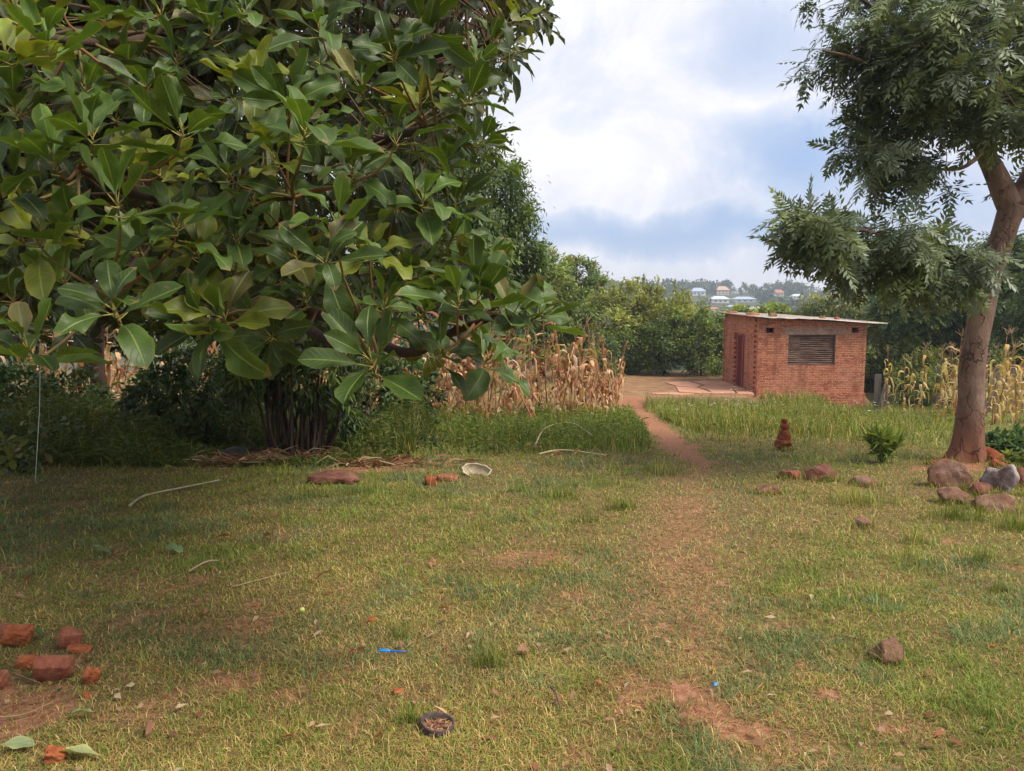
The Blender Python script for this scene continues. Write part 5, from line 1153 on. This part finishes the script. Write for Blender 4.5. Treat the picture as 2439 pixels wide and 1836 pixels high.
# paving of the yard: separate cracked slabs of one apron
def apron():
    mb = MB(); rng = np.random.default_rng(6); z0 = -1.80
    polys = [[(6.3, 28.9), (7.0, 28.5), (7.5, 28.9), (7.35, 30.4), (6.6, 30.8)], [(7.55, 28.9), (7.1, 28.5), (8.3, 28.35), (8.5, 29.4), (7.6, 29.9)], [(7.45, 30.4), (7.62, 30.0), (8.55, 29.5), (9.1, 29.6), (9.1, 31.0), (7.9, 31.3)], [(6.7, 30.9), (7.38, 30.5), (7.82, 31.4), (7.6, 32.8), (6.5, 32.6)],
             [(7.7, 32.7), (7.95, 31.4), (9.1, 31.1), (9.1, 32.9), (8.2, 33.1)], [(8.4, 28.35), (9.0, 28.3), (9.1, 29.5), (8.6, 29.35)], [(5.2, 28.3), (6.2, 28.0), (6.8, 28.4), (6.2, 28.8), (5.3, 28.7)]]
    for p in polys:
        p = np.array(p); c = p.mean(0); n = len(p); pp = []
        for i in range(n):
            a, b = p[i], p[(i + 1) % n]
            for f in (0, .33, .66): q = a + (b - a) * f; pp.append(q + (c - q) * .02 + rng.normal(0, .015, 2))
        pp = np.array(pp); n = len(pp); zt = z0 + .035 + rng.uniform(-.01, .015); V = [[*q, zt] for q in pp] + [[*(q + (q - c) * .01), z0 - .06] for q in pp] + [[*c, zt]]
        mb.add(V, [np.array([[i, n + i, n + (i + 1) % n, (i + 1) % n] for i in range(n)]), np.array([[i, (i + 1) % n, 2 * n] for i in range(n)])])
    m = rough_mat('pink cement apron', [(.3, (.36, .17, .10)), (.5, (.48, .24, .15)), (.7, (.56, .32, .21))], 2.5, 7, .3, .01)
    tag(mb.build('paving', m, smooth=False, col=False, origin=(0, 0, 0)), kind='structure')
apron()

# ---------------------------------------------------------------- small things on the grass
M_DEADL = leaf_mat('fallen leaf', .15, .5, .35, True)
def fallen(px, py, wpx, rz, c, label, seed, tilt=.2, group='fallen leaves on the grass', curl=0):
    p = G(px, py); L = size(wpx, p[1]); t = HEROT[seed % 6]; V = t[0] * L; V[:, 1] -= L / 2
    M = Matrix.Rotation(rz, 3, 'Z') @ Matrix.Rotation(tilt, 3, 'Y') @ Matrix.Rotation(.15, 3, 'X'); V = V @ np.array(M).T; V[:, 2] += -np.percentile(V[:, 2], 12)
    V = V + p + [0, 0, .028]; tag(mk('fallen_leaf', V, t[1], M_DEADL, col=np.clip(t[2] * np.array(c), 0, 1), luv=t[3], origin=p), label, 'fallen leaf', group)
PALE = (.22, .265, .13)
fallen(42, 1797, 84, -1.45, PALE, 'pale green underside of a fallen leaf near the lower left corner', 0, .35)
fallen(192, 1818, 112, 1.5, (.30, .33, .15), 'longest yellowish green fallen leaf at the bottom edge', 2, .25)
fallen(196, 1716, 68, 1.55, PALE, 'pale green fallen leaf right of the dark round fallen leaf', 0, .3)
fallen(140, 1668, 42, .4, (.09, .13, .07), 'dark round fallen leaf below the broken bricks', 3, .1)
fallen(88, 1526, 44, -1.2, (.045, .11, .03), 'dark green fallen leaf against the orange brick lump', 1, .1)
fallen(414, 1322, 52, -1.9, (.14, .22, .09), 'green curled fallen leaf in the shade at the upper left grass', 4, .4)
fallen(242, 1328, 62, 1.5, (.17, .22, .12), 'long thin looking green fallen leaf left of the curled one', 5, .5)
fallen(278, 1463, 40, 1.3, (.16, .16, .10), 'thin dull leaf above the broken bricks', 5, .6)
BR = (.28, .13, .085)
for i, (a, b, w, rz, lb) in enumerate(((540, 1288, 46, 1.4, 'reddish brown curled leaf highest in the left grass'), (642, 1288, 30, 1.2, 'small dark red leaf right of the reddish curled leaf'), (490, 1468, 30, .3, 'brown leaf standing on edge in the left grass'), (770, 1388, 50, 1.5, 'long orange brown leaf above the rusty chip'), (852, 1568, 52, 1.7, 'brown leaf touching the left end of the blue pen'), (952, 1552, 34, .5, 'pinkish leaf just above the blue pen'),
        (1062, 1466, 38, 1.2, 'brown crumpled leaf in the middle grass'), (1250, 1572, 46, -.9, 'dark brown curled leaf right of the blue pen'), (1082, 1586, 30, 1.3, 'small brown leaf between the pen and the curled leaf'), (1340, 1472, 34, 1.4, 'tan leaf in the central grass'), (1450, 1480, 28, .4, 'pale tan leaf right of the central one'), (350, 1760, 56, .5, 'rolled brown dead leaf in the lower left grass'), (690, 1782, 56, 1.5, 'long brown leaf lying near the bottom left of centre'), (908, 1774, 48, 1.5, 'olive brown leaf left of the half buried ring'), (205, 1450, 34, 1.5, 'brown leaf above the rubble'), (75, 1395, 40, 1.4, 'pale brown leaf at the left edge of the grass'))):
    fallen(a, b, w, rz, np.array(BR) * (.8 + .1 * (i % 5)), lb, i, .5 + .2 * (i % 3), 'brown fallen leaves')
def stick(name, pts, r, col, label, cat, group=None, lift=.02, leaves=False):
    P_ = [G(a, b) + [0, 0, lift + e] for a, b, e in pts]; p, rr = spline(P_, np.linspace(r, r * .5, len(P_)), 16); V, F = tube(p, rr, 7, .15, np.random.default_rng(3)); mb = MB(); mb.add(V, F, col); o = mb.build(name, M_STALK, origin=P_[0]); return tag(o, label, cat, group)
stick('fallen_stick', [(308, 1212, 0), (345, 1190, .01), (420, 1175, .02), (524, 1156, .03)], .011, (.40, .33, .22), 'long pale bent stick lying across the shaded grass', 'stick')
stick('fallen_stick', [(0, 1726, 0), (60, 1715, .0), (128, 1690, .01)], .004, (.30, .19, .11), 'thin brown stalk lying below the broken bricks at the left edge', 'stick')
stick('fallen_stick', [(38, 1618, 0), (62, 1630, .01), (96, 1638, .0)], .0045, (.24, .12, .08), 'short reddish twig against the largest half brick', 'stick')
stick('fallen_stick', [(1312, 1650, 0), (1325, 1680, .02), (1335, 1705, .0)], .005, (.10, .08, .07), 'short dark twig right of the half buried ring', 'stick')
stick('fallen_stick', [(560, 1405, 0), (700, 1372, .01)], .003, (.34, .27, .16), 'straight dry stem in the left middle grass', 'stick')
stick('fallen_stick', [(450, 1370, 0), (490, 1355, .02), (520, 1345, .0)], .0075, (.36, .24, .17), 'short broken stalk bit in the shaded grass', 'stick')
# fallen maize stalk with drooping husk
def fallen_stalk(pts, label, husks, seed):
    P_ = [G(a, b) + [0, 0, e] for a, b, e in pts]; root = empty('fallen_maize_stalk', P_[0], label, 'maize stalk'); rng = np.random.default_rng(seed)
    p, rr = spline(P_, np.linspace(.012, .007, len(P_)), 16); V, F = tube(p, rr, 7, .15, rng); mb = MB(); mb.add(V, F, (.42, .33, .18)); mb.build('stalk', M_STALK, root)
    lf = MB()
    for (f, L) in husks:
        o = p[int(f * 15)]
        for k in range(7):
            a = rng.random() * 6.28; q = [np.array(o)]
            for s_ in range(5): a += rng.normal(0, .7); q.append(q[-1] + np.array([math.cos(a), math.sin(a), 0]) * L * .22 * rng.random() + [0, 0, -L * .28 * rng.random() + .01])
            q = np.array(q); q[:, 2] = np.maximum(q[:, 2], H(q[:, 0], q[:, 1]) + .02)
            ribbon(q, rng.uniform(.012, .03), np.array([math.sin(a), -math.cos(a), .2]), rng.normal(0, 1.5), TAN[rng.integers(0, 4)], lf)
    lf.build('husk', M_DRY, root)
fallen_stalk([(1283, 1112, .14), (1340, 1108, .17), (1442, 1118, .15)], 'fallen maize stalk with a hanging husk lying over the grass below the field', ((.45, .14), (.72, .08)), 1)
fallen_stalk([(1275, 1075, .08), (1300, 1055, .22), (1360, 1048, .26), (1410, 1075, .2)], 'bent dry maize stalk with torn pale husk in the weeds', ((.05, .12), (.3, .1), (.5, .06)), 2)
def pen():
    a = G(902, 1571); b = G(971, 1571); a = a + [0, 0, .034]; b = b + [0, 0, .034]; d = nrm(b - a); root = empty('blue_pen', a, 'bright blue ballpoint pen lying on the grass', 'pen')
    L = np.linalg.norm(b - a); m1 = plain('blue plastic', (.02, .22, .62), .35); m2 = plain('dark blue plastic', (.015, .10, .35), .35)
    t = np.array([0, .02, .5, .52, .54, 1.0]) * L * .72; V, F = tube(np.array([a + d * (L * .28 + s * 1) for s in np.linspace(0, .66, 5) * L]), [.0048, .005, .005, .0045, .003], 10); x = MB(); x.add(V, F); x.build('barrel', m2, root, col=False)
    V, F = tube(np.array([a + d * s for s in np.linspace(0, .40, 5) * L]), [.005, .0058, .0058, .0058, .0058], 10); x = MB(); x.add(V, F); x.build('cap', m1, root, col=False)
    x = MB(); u = np.array([0, 0, 1.]); c0 = a + d * .02 * L + u * .008; V, F = tube(np.array([c0, c0 + d * .28 * L]), .0013, 6); x.add(V, F); x.build('clip', m1, root, col=False)
pen()
def ring():
    c = G(1042, 1745); root = empty('tin_ring', c, 'dark rusty open tin half buried in the foreground grass', 'tin'); d = c[1]; rx = size(82, d) / 2; M = rough_mat('rusted tin', [(.3, (.035, .028, .026)), (.5, (.075, .055, .05)), (.7, (.16, .10, .08))], 20, 6, .4, .005)
    n = 48; V = []; h = [(1.0, -.02), (1.03, .012), (1.06, .021), (1.0, .024), (.93, .019), (.94, -.02)]
    for i in range(n):
        a = i / n * 2 * math.pi
        for (r, z) in h: rr = r * rx * (1 + .03 * math.sin(3 * a)); V.append([c[0] + rr * math.cos(a), c[1] + rr * .95 * math.sin(a), c[2] + .012 + z * 1.1 + .009 * math.cos(a - 2.6)])
    F = [[i * 6 + j, ((i + 1) % n) * 6 + j, ((i + 1) % n) * 6 + j + 1, i * 6 + j + 1] for i in range(n) for j in range(5)]; mk('rim', V, F, M, root)
    rng = np.random.default_rng(1); m = 260; r = np.sqrt(rng.random(m)) * rx * .9; a = rng.random(m) * 6.28; pos = np.stack([c[0] + r * np.cos(a), c[1] + r * np.sin(a), np.full(m, c[2] + .010) + rng.random(m) * .012], -1); X, Y, Z = frames(rng.normal(0, 1, (m, 3)) * [1, 1, .3], np.array([[0, 0, 1.]]) + rng.normal(0, .3, (m, 3)))
    V, F, C, L = stamp(SL[0], SL[1], pos, X, Y, Z, rng.uniform(.012, .03, m), SL[2], pick(np.array([(.28, .13, .08), (.36, .22, .15), (.2, .09, .06)]), m, rng)); mk('trash_filling', V, F, M_DRY, root, col=C)
ring()
def bowl():
    c = G(1134, 1134); d = c[1]; rl = size(72, d) / 2; root = empty('broken_bowl', c, 'cracked whitish half shell of a bowl lying tilted in the grass edge', 'bowl')
    op = nrm(np.array([.12, -.62, .78])); U = nrm(np.cross(op, [0, 1, .3])); U = nrm(np.array([1., .05, -.08]) - op * (op @ np.array([1., .05, -.08]))); B = np.cross(op, U); n, m = 32, 10; V = []; o = c + [0, .04, rl * .34]
    for s_ in (1.0, .92):
        for i in range(m + 1):
            ph = i / m * math.pi * .5
            for j in range(n): a_ = j / n * 2 * math.pi; k = 1 + .04 * math.sin(3 * a_ + 1) + (.06 * math.sin(9 * a_) if i == m else 0); V.append(o + U * math.cos(a_) * rl * s_ * math.sin(ph) * k + B * math.sin(a_) * rl * .60 * s_ * math.sin(ph) * k - op * rl * .55 * s_ * math.cos(ph))
    K = (m + 1) * n; F = []
    for i in range(m):
        for j in range(n): q = [i * n + j, i * n + (j + 1) % n, (i + 1) * n + (j + 1) % n, (i + 1) * n + j]; F.append(q); F.append([K + t for t in q[::-1]])
    for j in range(n): a_ = m * n; F.append([a_ + j, a_ + (j + 1) % n, K + a_ + (j + 1) % n, K + a_ + j])
    mo = rough_mat('dirty cream shell', [(.3, (.24, .15, .08)), (.5, (.46, .38, .26)), (.7, (.66, .60, .48))], 9, 6, .2, .01, .6); mk('shell', np.array(V), F, mo, root)
bowl()
def string():
    a = P(96, 862, 7.3); g = G(84, 1150); V, F = tube(np.array([a, (a * .6 + g * .4) + [.012, 0, 0], g]), .004, 6); mb = MB(); mb.add(V, F, (.62, .60, .52)); tag(mb.build('hanging_string', M_STALK, origin=g), 'thin pale string hanging from the leaves down to the grass at the left', 'string')
string()

def small_lathe(name, part, px, py, wpx, prof, m, label, cat, lift=0, tilt=0):
    c = G(px, py); r = size(wpx, c[1]) / 2; root = empty(name, c, label, cat); n = 24; V = []
    for (rr, z) in prof:
        for j in range(n): a = j / n * 2 * math.pi; V.append([rr * r * math.cos(a), rr * r * math.sin(a), z * r])
    V = np.array(V) @ np.array(Matrix.Rotation(tilt, 3, 'X')).T + c + [0, 0, lift]; F = [[i * n + j, i * n + (j + 1) % n, (i + 1) * n + (j + 1) % n, (i + 1) * n + j] for i in range(len(prof) - 1) for j in range(n)]
    mk(part, V, F, m, root)
small_lathe('old_pot', 'body', 563, 1098, 56, [(.02, -.1), (.7, -.08), (.92, .3), (1.0, .8), (1.06, .95), (1.0, .97), (.93, .8), (.85, .3), (.6, .02), (.02, .0)], plain('sooty black', (.018, .018, .02), .6), 'small sooty black pot in the shade just left of the cane shrub', 'pot', .0, .2)
small_lathe('yellow_fruit', 'fruit', 720, 1466, 13, [(.03, -1), (.6, -.8), (.95, -.35), (1, .05), (.9, .5), (.55, .88), (.06, 1.0), (.02, 1.1)], plain('yellow green skin', (.50, .55, .12), .4), 'tiny yellow green fruit on the grass above the brown leaves', 'fruit', .03)
def scrap():
    c = G(1702, 1657) + [0, 0, .03]; V = [c + [-.012, 0, 0], c + [.010, -.004, .004], c + [.014, .012, .010], c + [-.006, .014, .012], c + [-.011, 0, -.001], c + [.009, -.004, .003], c + [.013, .012, .009], c + [-.005, .014, .011]]
    tag(mk('plastic_scrap', V, [[0, 1, 2, 3], [4, 7, 6, 5], [0, 4, 5, 1], [1, 5, 6, 2], [2, 6, 7, 3], [3, 7, 4, 0]], plain('light blue plastic', (.10, .28, .55), .4), origin=c), 'tiny light blue scrap beside the red soil patch', 'scrap')
scrap()
# grass tufts and single plants
def tuft(px, py, hpx, wpx, n, pal, label, seed, name='grass_tuft', cat='grass tuft', group='tufts standing out of the short grass', w=.006, lean=.35):
    rng = np.random.default_rng(seed); c = G(px, py); h = size(hpx, c[1]) * .8; sp = size(wpx, c[1]); x = c[0] + rng.normal(0, sp * .24, n); y = c[1] + rng.normal(0, sp * .16, n)
    V, F, C = blades(n, x, y, h * rng.uniform(.25, 1.1, n) ** 1.2, np.full(n, w) * .8, np.clip(np.abs(rng.normal(lean, .45, n)), 0, 1.5), pick(pal, n, rng), rng, 4)
    tag(mk(name, V, F, M_GRASS, col=C, origin=c), label, cat, group)
PG = np.array([(.12, .17, .03), (.16, .20, .036), (.10, .15, .028), (.22, .22, .06)]); PL = np.array([(.20, .23, .05), (.27, .26, .08), (.34, .28, .11), (.16, .19, .04)])
for i, (a, b, h, w, n, pal, lb) in enumerate(((1484, 1212, 62, 90, 170, PG, 'dark green spiky tuft left of the worn trail'), (1335, 1185, 60, 110, 170, PG, 'green tuft below the fallen maize stalk'), (1240, 1172, 50, 60, 90, PG, 'small tuft right of the white bowl'), (1165, 1590, 100, 110, 130, PG, 'loose tuft right of the blue pen'), (980, 1725, 90, 80, 110, PG, 'bright tuft just above the half buried ring'), (1590, 1130, 70, 90, 120, PL, 'yellowish tuft beside the foot of the red path'),
        (2055, 1198, 64, 170, 330, PL, 'wide lime green tuft under the row of rocks'), (2290, 1238, 74, 150, 260, PG, 'broad green tuft at the foot of the craggy rock'), (2420, 1260, 60, 130, 240, PG, 'dark tuft in front of the flat topped boulder'), (1140, 1262, 60, 60, 80, PL, 'dry yellowish tuft in the middle of the lawn'), (955, 1520, 60, 70, 90, PG, 'small tuft behind the pinkish leaf'), (2185, 1295, 60, 90, 110, PL, 'thin straw tuft right of the small rounded rock'),
        (2335, 1340, 70, 60, 70, PG, 'sparse upright tuft at the right side of the lawn'), (2390, 1410, 60, 70, 80, PL, 'straw coloured tuft near the right edge'), (2180, 1340, 50, 120, 130, PL, 'lime tuft in the right half of the lawn'), (1400, 1245, 45, 60, 80, PG, 'small tuft below the dark spiky tuft'), (2120, 1560, 60, 120, 130, PG, 'tuft growing behind the pointed brown rock'), (700, 1720, 40, 70, 60, PL, 'short tuft in the lower left grass'), (860, 1175, 34, 150, 300, PG, 'dark grass clump along the front of the long flat slab'), (740, 1185, 34, 130, 260, PG, 'dark grass clump below the left end of the long flat slab'))):
    tuft(a, b, h, w, n, pal, lb, 300 + i, w=.0045 if b > 1400 else .007)
def leafplant(px, py, h, wd, n, pal, label, seed, name, cat, size_=.1, asp=.6, up=.6):
    rng = np.random.default_rng(seed); c = G(px, py); root = empty(name, c, label, cat); mb = MB(); st = MB(); ns = 14
    for i in range(ns):
        a = rng.random() * 6.28; r = wd * rng.random() ** .6; tip = c + [r * math.cos(a), r * math.sin(a), h * (1 - .45 * (r / wd) ** 1.5) * rng.uniform(.8, 1.1)]; st.add(*ptube(c + [0, 0, -.01], tip, .005, 4), col=(.12, .15, .05)); m = n // ns; t = .3 + .7 * rng.random(m)
        pos = c + (tip - c) * t[:, None]; Y = nrm(rng.normal(0, 1, (m, 3)) + [0, 0, up] + (tip - c) * .8); X, Y, Z = frames(Y, rng.normal(0, .4, (m, 3)) + [0, 0, 1]); L = rng.uniform(.6, 1.2, m) * size_; V, F, C, _ = stamp(SL[0], SL[1], pos, X, Y, Z, np.stack([L * asp, L, L], -1), SL[2], pick(np.array(pal), m, rng)); mb.add(V, F, C)
    mb.build('foliage', M_GRASS, root); st.build('stem', M_TWIG, root)
leafplant(2100, 1103, .42, .24, 620, LIME + MID, 'bright green spiky plant standing alone between the cairn and the trunk', 71, 'leafy_plant', 'plant', .15, .45, 1.0)
leafplant(2385, 1078, .26, .30, 460, [(.07, .12, .045), (.09, .14, .05)], 'low dark green leafy plant behind the clay lumps right of the trunk', 72, 'leafy_plant', 'plant', .11, 1.3)
leafplant(2432, 1070, .30, .26, 300, [(.07, .12, .045), (.09, .14, .05)], 'low dark green leafy plant at the right edge', 73, 'leafy_plant', 'plant', .11, 1.3)
leafplant(2430, 1115, .2, .2, 260, LIME[:2] + MID, 'yellowish green low plant among the clay lumps at the right edge', 74, 'leafy_plant', 'plant', .08, 1.1)
leafplant(2285, 995, .35, .4, 400, LIME + MID, 'lime green weed plant left of the leaning trunk', 75, 'leafy_plant', 'plant', .1, .9)
leafplant(1020, 1075, .22, .35, 400, BLUEG, 'bluish green low weed plant left of the fallen stalks', 76, 'leafy_plant', 'plant', .07, 1.2)

leafplant(1352, 905, 3.0, .5, 340, [(.17, .25, .05), (.22, .29, .06)], 'bright green broad bladed plant rising behind the dry maize near the dark tree', 77, 'tall_green_plant', 'plant', .5, .35, 1.2)
# fences and boards on the right
def board(px0, px1, y, ztop, zbot, label, seed, lean=0, name='wooden_board'):
    rng = np.random.default_rng(seed); x0 = (px0 - CXP) / FPX * y; x1 = (px1 - CXP) / FPX * y; g0 = float(H((x0 + x1) / 2, y)); mb = MB(); mb.box(x0, x1, y, y + .03, g0 - .05, g0 + ztop, Matrix.Translation((x0, y, g0)) @ Matrix.Rotation(lean, 4, 'Y') @ Matrix.Translation((-x0, -y, -g0))); o = mb.build(name, M_WOOD, smooth=False, col=False); return tag(o, label, 'board')
board(2088, 2104, 26.5, 1.3, 0, 'grey weathered post board right of the hut', 1, .0)
board(2096, 2112, 26.2, 1.0, 0, 'grey board leaning beside the weathered post board', 2, .22)
def rfence():
    y = 22.8; x0 = (2345 - CXP) / FPX * y; root = empty('plank_fence', gz(x0, y), 'dark brown plank fence behind the maize right of the trunk', 'fence'); rng = np.random.default_rng(5)
    for i in range(9): x = x0 + i * .21; z = float(H(x, y)); mb = MB(); mb.box(x, x + .17, y, y + .025, z, z + 1.45 + rng.normal(0, .04)); mb.build('plank', M_WOOD, root, smooth=False, col=False)
    mb = MB(); z = float(H(x0, y)); mb.box(x0 - .05, x0 + 1.95, y + .028, y + .07, z + 1.05, z + 1.13); mb.build('rail', M_WOOD, root, smooth=False, col=False)
rfence()

# ---------------------------------------------------------------- far hillside
def house(px, py, wpx, hpx, wall, roof, label, seed, two=False, lo=80, roofh=.45):
    c = G(px, py, lo); d = c[1]; w = size(wpx * .82, d); h = size(hpx * .85, d); root = empty('hillside_house', c, label, 'house', 'houses on the far hillside'); dp = w * .7; x0, x1 = c[0] - w / 2, c[0] + w / 2; y0, y1 = d, d + dp; z0 = c[2] - 2; ze = c[2] + h * (1 - roofh); zr = c[2] + h
    mb = MB(); mb.box(x0, x1, y0, y1, z0, ze); mb.build('wall', wall, root, smooth=False, col=False)
    o = .06 * w; r = MB(); V = [[x0 - o, y0 - o, ze], [x1 + o, y0 - o, ze], [x1 + o, y1 + o, ze], [x0 - o, y1 + o, ze], [x0 + w * .22, (y0 + y1) / 2, zr], [x1 - w * .22, (y0 + y1) / 2, zr]]
    r.add(V, [np.array([[0, 1, 5, 4], [2, 3, 4, 5]]), np.array([[1, 2, 5], [3, 0, 4]])]); r.build('roof', roof, root, smooth=False, col=False)
    for k in range(3):
        for lv in range(2 if two else 1):
            hh = (ze - c[2]) / (2 if two else 1); zz = c[2] + hh * lv + hh * .3; xx = x0 + w * (.16 + .28 * k); m = MB(); m.box(xx, xx + w * .12, y0 - .06, y0 - .003, zz, zz + hh * .4); m.build('window', M_WIN, root, smooth=False, col=False)
    return c, d
M_WIN = plain('dark window', (.04, .05, .06), .3)
W_CR = plain('cream wall', (.58, .48, .36)); W_WH = plain('white wall', (.68, .68, .66)); R_BL = plain('blue grey roof', (.34, .41, .52), .5); R_RD = plain('red roof', (.42, .14, .09)); R_WH = plain('pale roof', (.52, .55, .56), .5); R_GR = plain('grey roof', (.36, .38, .40), .5); R_TN = plain('tan roof', (.46, .30, .20))
HS = [(1664, 704, 40, 22, W_WH, R_BL, 'house with a pale blue roof left on the hillside', False), (1722, 702, 36, 24, W_CR, R_TN, 'two storey cream house near the skyline', True), (1716, 722, 50, 20, W_WH, R_WH, 'long white roofed house below the cream one', False), (1775, 720, 60, 16, W_WH, R_BL, 'low pale blue roofed building right of the long white one', False), (1856, 705, 28, 18, W_CR, R_RD, 'small house with a red roof on the hillside', False),
      (1945, 690, 46, 18, W_WH, R_GR, 'grey roofed house near the skyline at the right', False), (1590, 735, 34, 14, W_CR, R_TN, 'tan roofed house behind the olive shrub', False), (1800, 742, 46, 14, W_WH, R_GR, 'low grey roofed house above the hut', False), (1640, 742, 34, 13, W_CR, R_WH, 'pale roofed house between the shrub and the hut', False), (1440, 735, 40, 20, W_CR, R_TN, 'cream house glimpsed left of the olive shrub', False), (1990, 712, 34, 16, W_CR, R_RD, 'red roofed house behind the round olive tree', False)]
HS += [(1480, 742, 44, 18, W_WH, R_RD, 'red roofed house glimpsed between the maize tops and the olive shrub', False), (1760, 698, 26, 14, W_WH, R_GR, 'small grey roofed house right of the two storey cream house', False), (1815, 690, 24, 12, W_CR, R_TN, 'tiny tan roofed house high on the hillside right of centre', False),
       (1900, 712, 30, 14, W_WH, R_WH, 'small white house low on the hillside left of the round olive tree', False), (1700, 742, 30, 12, W_CR, R_RD, 'small red roofed house just above the left end of the hut roof', False), (1745, 735, 26, 10, W_WH, R_BL, 'low pale blue roof just above the left part of the hut roof', False), (2030, 700, 34, 16, W_WH, R_GR, 'grey roofed white house behind the right tree branches', False), (1620, 720, 24, 12, W_CR, R_WH, 'small cream house at the right edge of the olive shrub top', False)]
hb = []
for i, (a, b, w, h, wl, rf, lb, two) in enumerate(HS):
    c, d = house(a, b, w, h, wl, rf, lb, i, two); hb.append((a, b, w, h, d))
def shed(px, py, wpx, hpx, d, wall, roof, label, name):
    x = (px - CXP) / FPX * d; w = size(wpx, d); zt = P(px, py - hpx, d)[2]; zb = float(H(x, d)); root = empty(name, (x, d, zb), label, 'building'); mb = MB(); mb.box(x - w / 2, x + w / 2, d, d + w * .6, zb - .5, zt - .12 * w); mb.build('wall', wall, root, smooth=False, col=False)
    r = MB(); V = [[x - w * .55, d - .2, zt - .12 * w], [x + w * .55, d - .2, zt - .12 * w], [x + w * .55, d + w * .65, zt], [x - w * .55, d + w * .65, zt], [x - w * .55, d - .2, zt - .15 * w], [x + w * .55, d - .2, zt - .15 * w], [x + w * .55, d + w * .65, zt - .03 * w], [x - w * .55, d + w * .65, zt - .03 * w]]
    r.add(V, [[0, 1, 2, 3], [4, 7, 6, 5], [0, 4, 5, 1], [1, 5, 6, 2], [2, 6, 7, 3], [3, 7, 4, 0]]); r.build('roof', roof, root, smooth=False, col=False)
    m = MB(); m.box(x - w * .3, x - w * .1, d - .05, d - .004, zt - .5 * w, zt - .3 * w); m.build('window', M_WIN, root, smooth=False, col=False)
shed(2115, 812, 34, 24, 62, plain('pale blue wall', (.55, .66, .80)), R_WH, 'pale blue walled building seen right of the hut roof', 'blue_building')
shed(1885, 760, 60, 14, 75, W_CR, R_RD, 'red roofed building just above the hut roof', 'red_roofed_building')
def wood():
    rng = np.random.default_rng(55); mb = MB(); cnt = 0; T = []; tries = 0
    while cnt < 1500 and tries < 12000:
        tries += 1; y = rng.uniform(120, 640) if rng.random() < .7 else rng.uniform(350, 640); x = rng.uniform(-.3, .75) * y * .95 + 20; z = float(H(x, y)); h = rng.uniform(4.5, 8.5) * (1 + .1 * (y > 500)); r = h * rng.uniform(.45, .75)
        px, py, w_ = proj(np.array([x, y, z + h * .5])); hp = h / y * FPX; rp = r / y * FPX; bad = False
        for (a, b, w, hh, d) in hb:
            if y < d + 4 and abs(px - a) < w / 2 + rp * .8 and (py - hp * .5) < b - 2 and py + hp * .5 > b - hh: bad = True
            if abs(px - a) < w / 2 + rp and abs(y - d) < 9: bad = True
        if bad: continue
        T.append((x, y, z, h, r)); cnt += 1
    T = np.array(T); K = 110; n = len(T); rep = np.repeat(np.arange(n), K); q = nrm(rng.normal(0, 1, (n * K, 3))) * (.6 + .5 * rng.random((n * K, 1))); q *= (1 + .25 * np.sin(q[:, 0:1] * 5 + rep[:, None]))
    pos = T[rep, :3] + q * np.stack([T[rep, 4], T[rep, 4], T[rep, 3] * .5], -1) + np.stack([np.zeros(n * K), np.zeros(n * K), T[rep, 3] * .55], -1)
    tc = np.array([(.045, .075, .035), (.06, .09, .04), (.08, .10, .04), (.04, .06, .035)])[rng.integers(0, 4, n)] * rng.uniform(.7, 1.3, (n, 1)); Y = q + rng.normal(0, .6, q.shape); X, Y, Z = frames(Y, q + [0, 0, .5]); L = rng.uniform(1.2, 2.3, n * K) * (T[rep, 3] / 7)
    V, F, C, _ = stamp(SL[0], SL[1], pos, X, Y, Z, np.stack([L * 2, L, L], -1), SL[2], tc[rep] * rng.uniform(.8, 1.2, (n * K, 1)))
    tag(mk('woodland', V, F, M_FAR, col=C, origin=(0, 0, 0)), 'far dark green wood and garden trees covering the hillside', 'woodland', kind='stuff')
wood()
for i, (px, hpx, wpx, dd) in enumerate(((1560, 26, 20, 560), (1655, 22, 22, 560), (1695, 22, 16, 570), (1727, 34, 20, 575), (1762, 30, 28, 560), (1790, 24, 22, 560), (1818, 26, 18, 575), (1865, 28, 30, 560), (1900, 30, 24, 565), (1925, 24, 16, 570), (1975, 30, 20, 560))):
    x = (px - CXP) / FPX * dd; b = gz(x, dd); h = size(hpx, dd); w = size(wpx, dd) / 2; umb = i in (3,)
    leafy('hillside_tree', b, [(0, 0, h * (.8 if umb else .6), w, w, h * (.25 if umb else .45))], 420, 1.6, DARK, ('flat topped tree standing highest on the skyline above the cream house' if umb else ['small dark tree on the skyline behind the olive shrub', 'dark tree on the skyline above the blue roof', 'narrow dark tree left of the cream house', '', 'broad dark tree on the skyline right of the flat topped tree', 'dark round tree on the skyline above the low blue roofed building', 'slim skyline tree left of the gap above the red roof', 'broad skyline tree above the small red roofed house', 'tall skyline tree right of the red roof', 'narrow skyline tree left of the grey roof', 'skyline tree behind the grey roofed house'][i]), group='trees on the far skyline', seed=400 + i, trunk=.5, m=M_FAR, nclump=14)

# ---------------------------------------------------------------- haze
def haze():
    m = bpy.data.materials.new('air'); m.use_nodes = True; t = m.node_tree; t.nodes.clear(); o = t.nodes.new('ShaderNodeOutputMaterial'); v = t.nodes.new('ShaderNodeVolumePrincipled'); v.inputs['Density'].default_value = .0007; v.inputs['Color'].default_value = (.80, .88, 1.0, 1); v.inputs['Anisotropy'].default_value = .1; t.links.new(v.outputs[0], o.inputs['Volume'])
    mb = MB(); mb.box(-1010, 1010, -60, 815, -40, 60); ob = mb.build('haze', m, smooth=False, col=False, origin=(0, 0, 0)); tag(ob, kind='stuff')
haze()
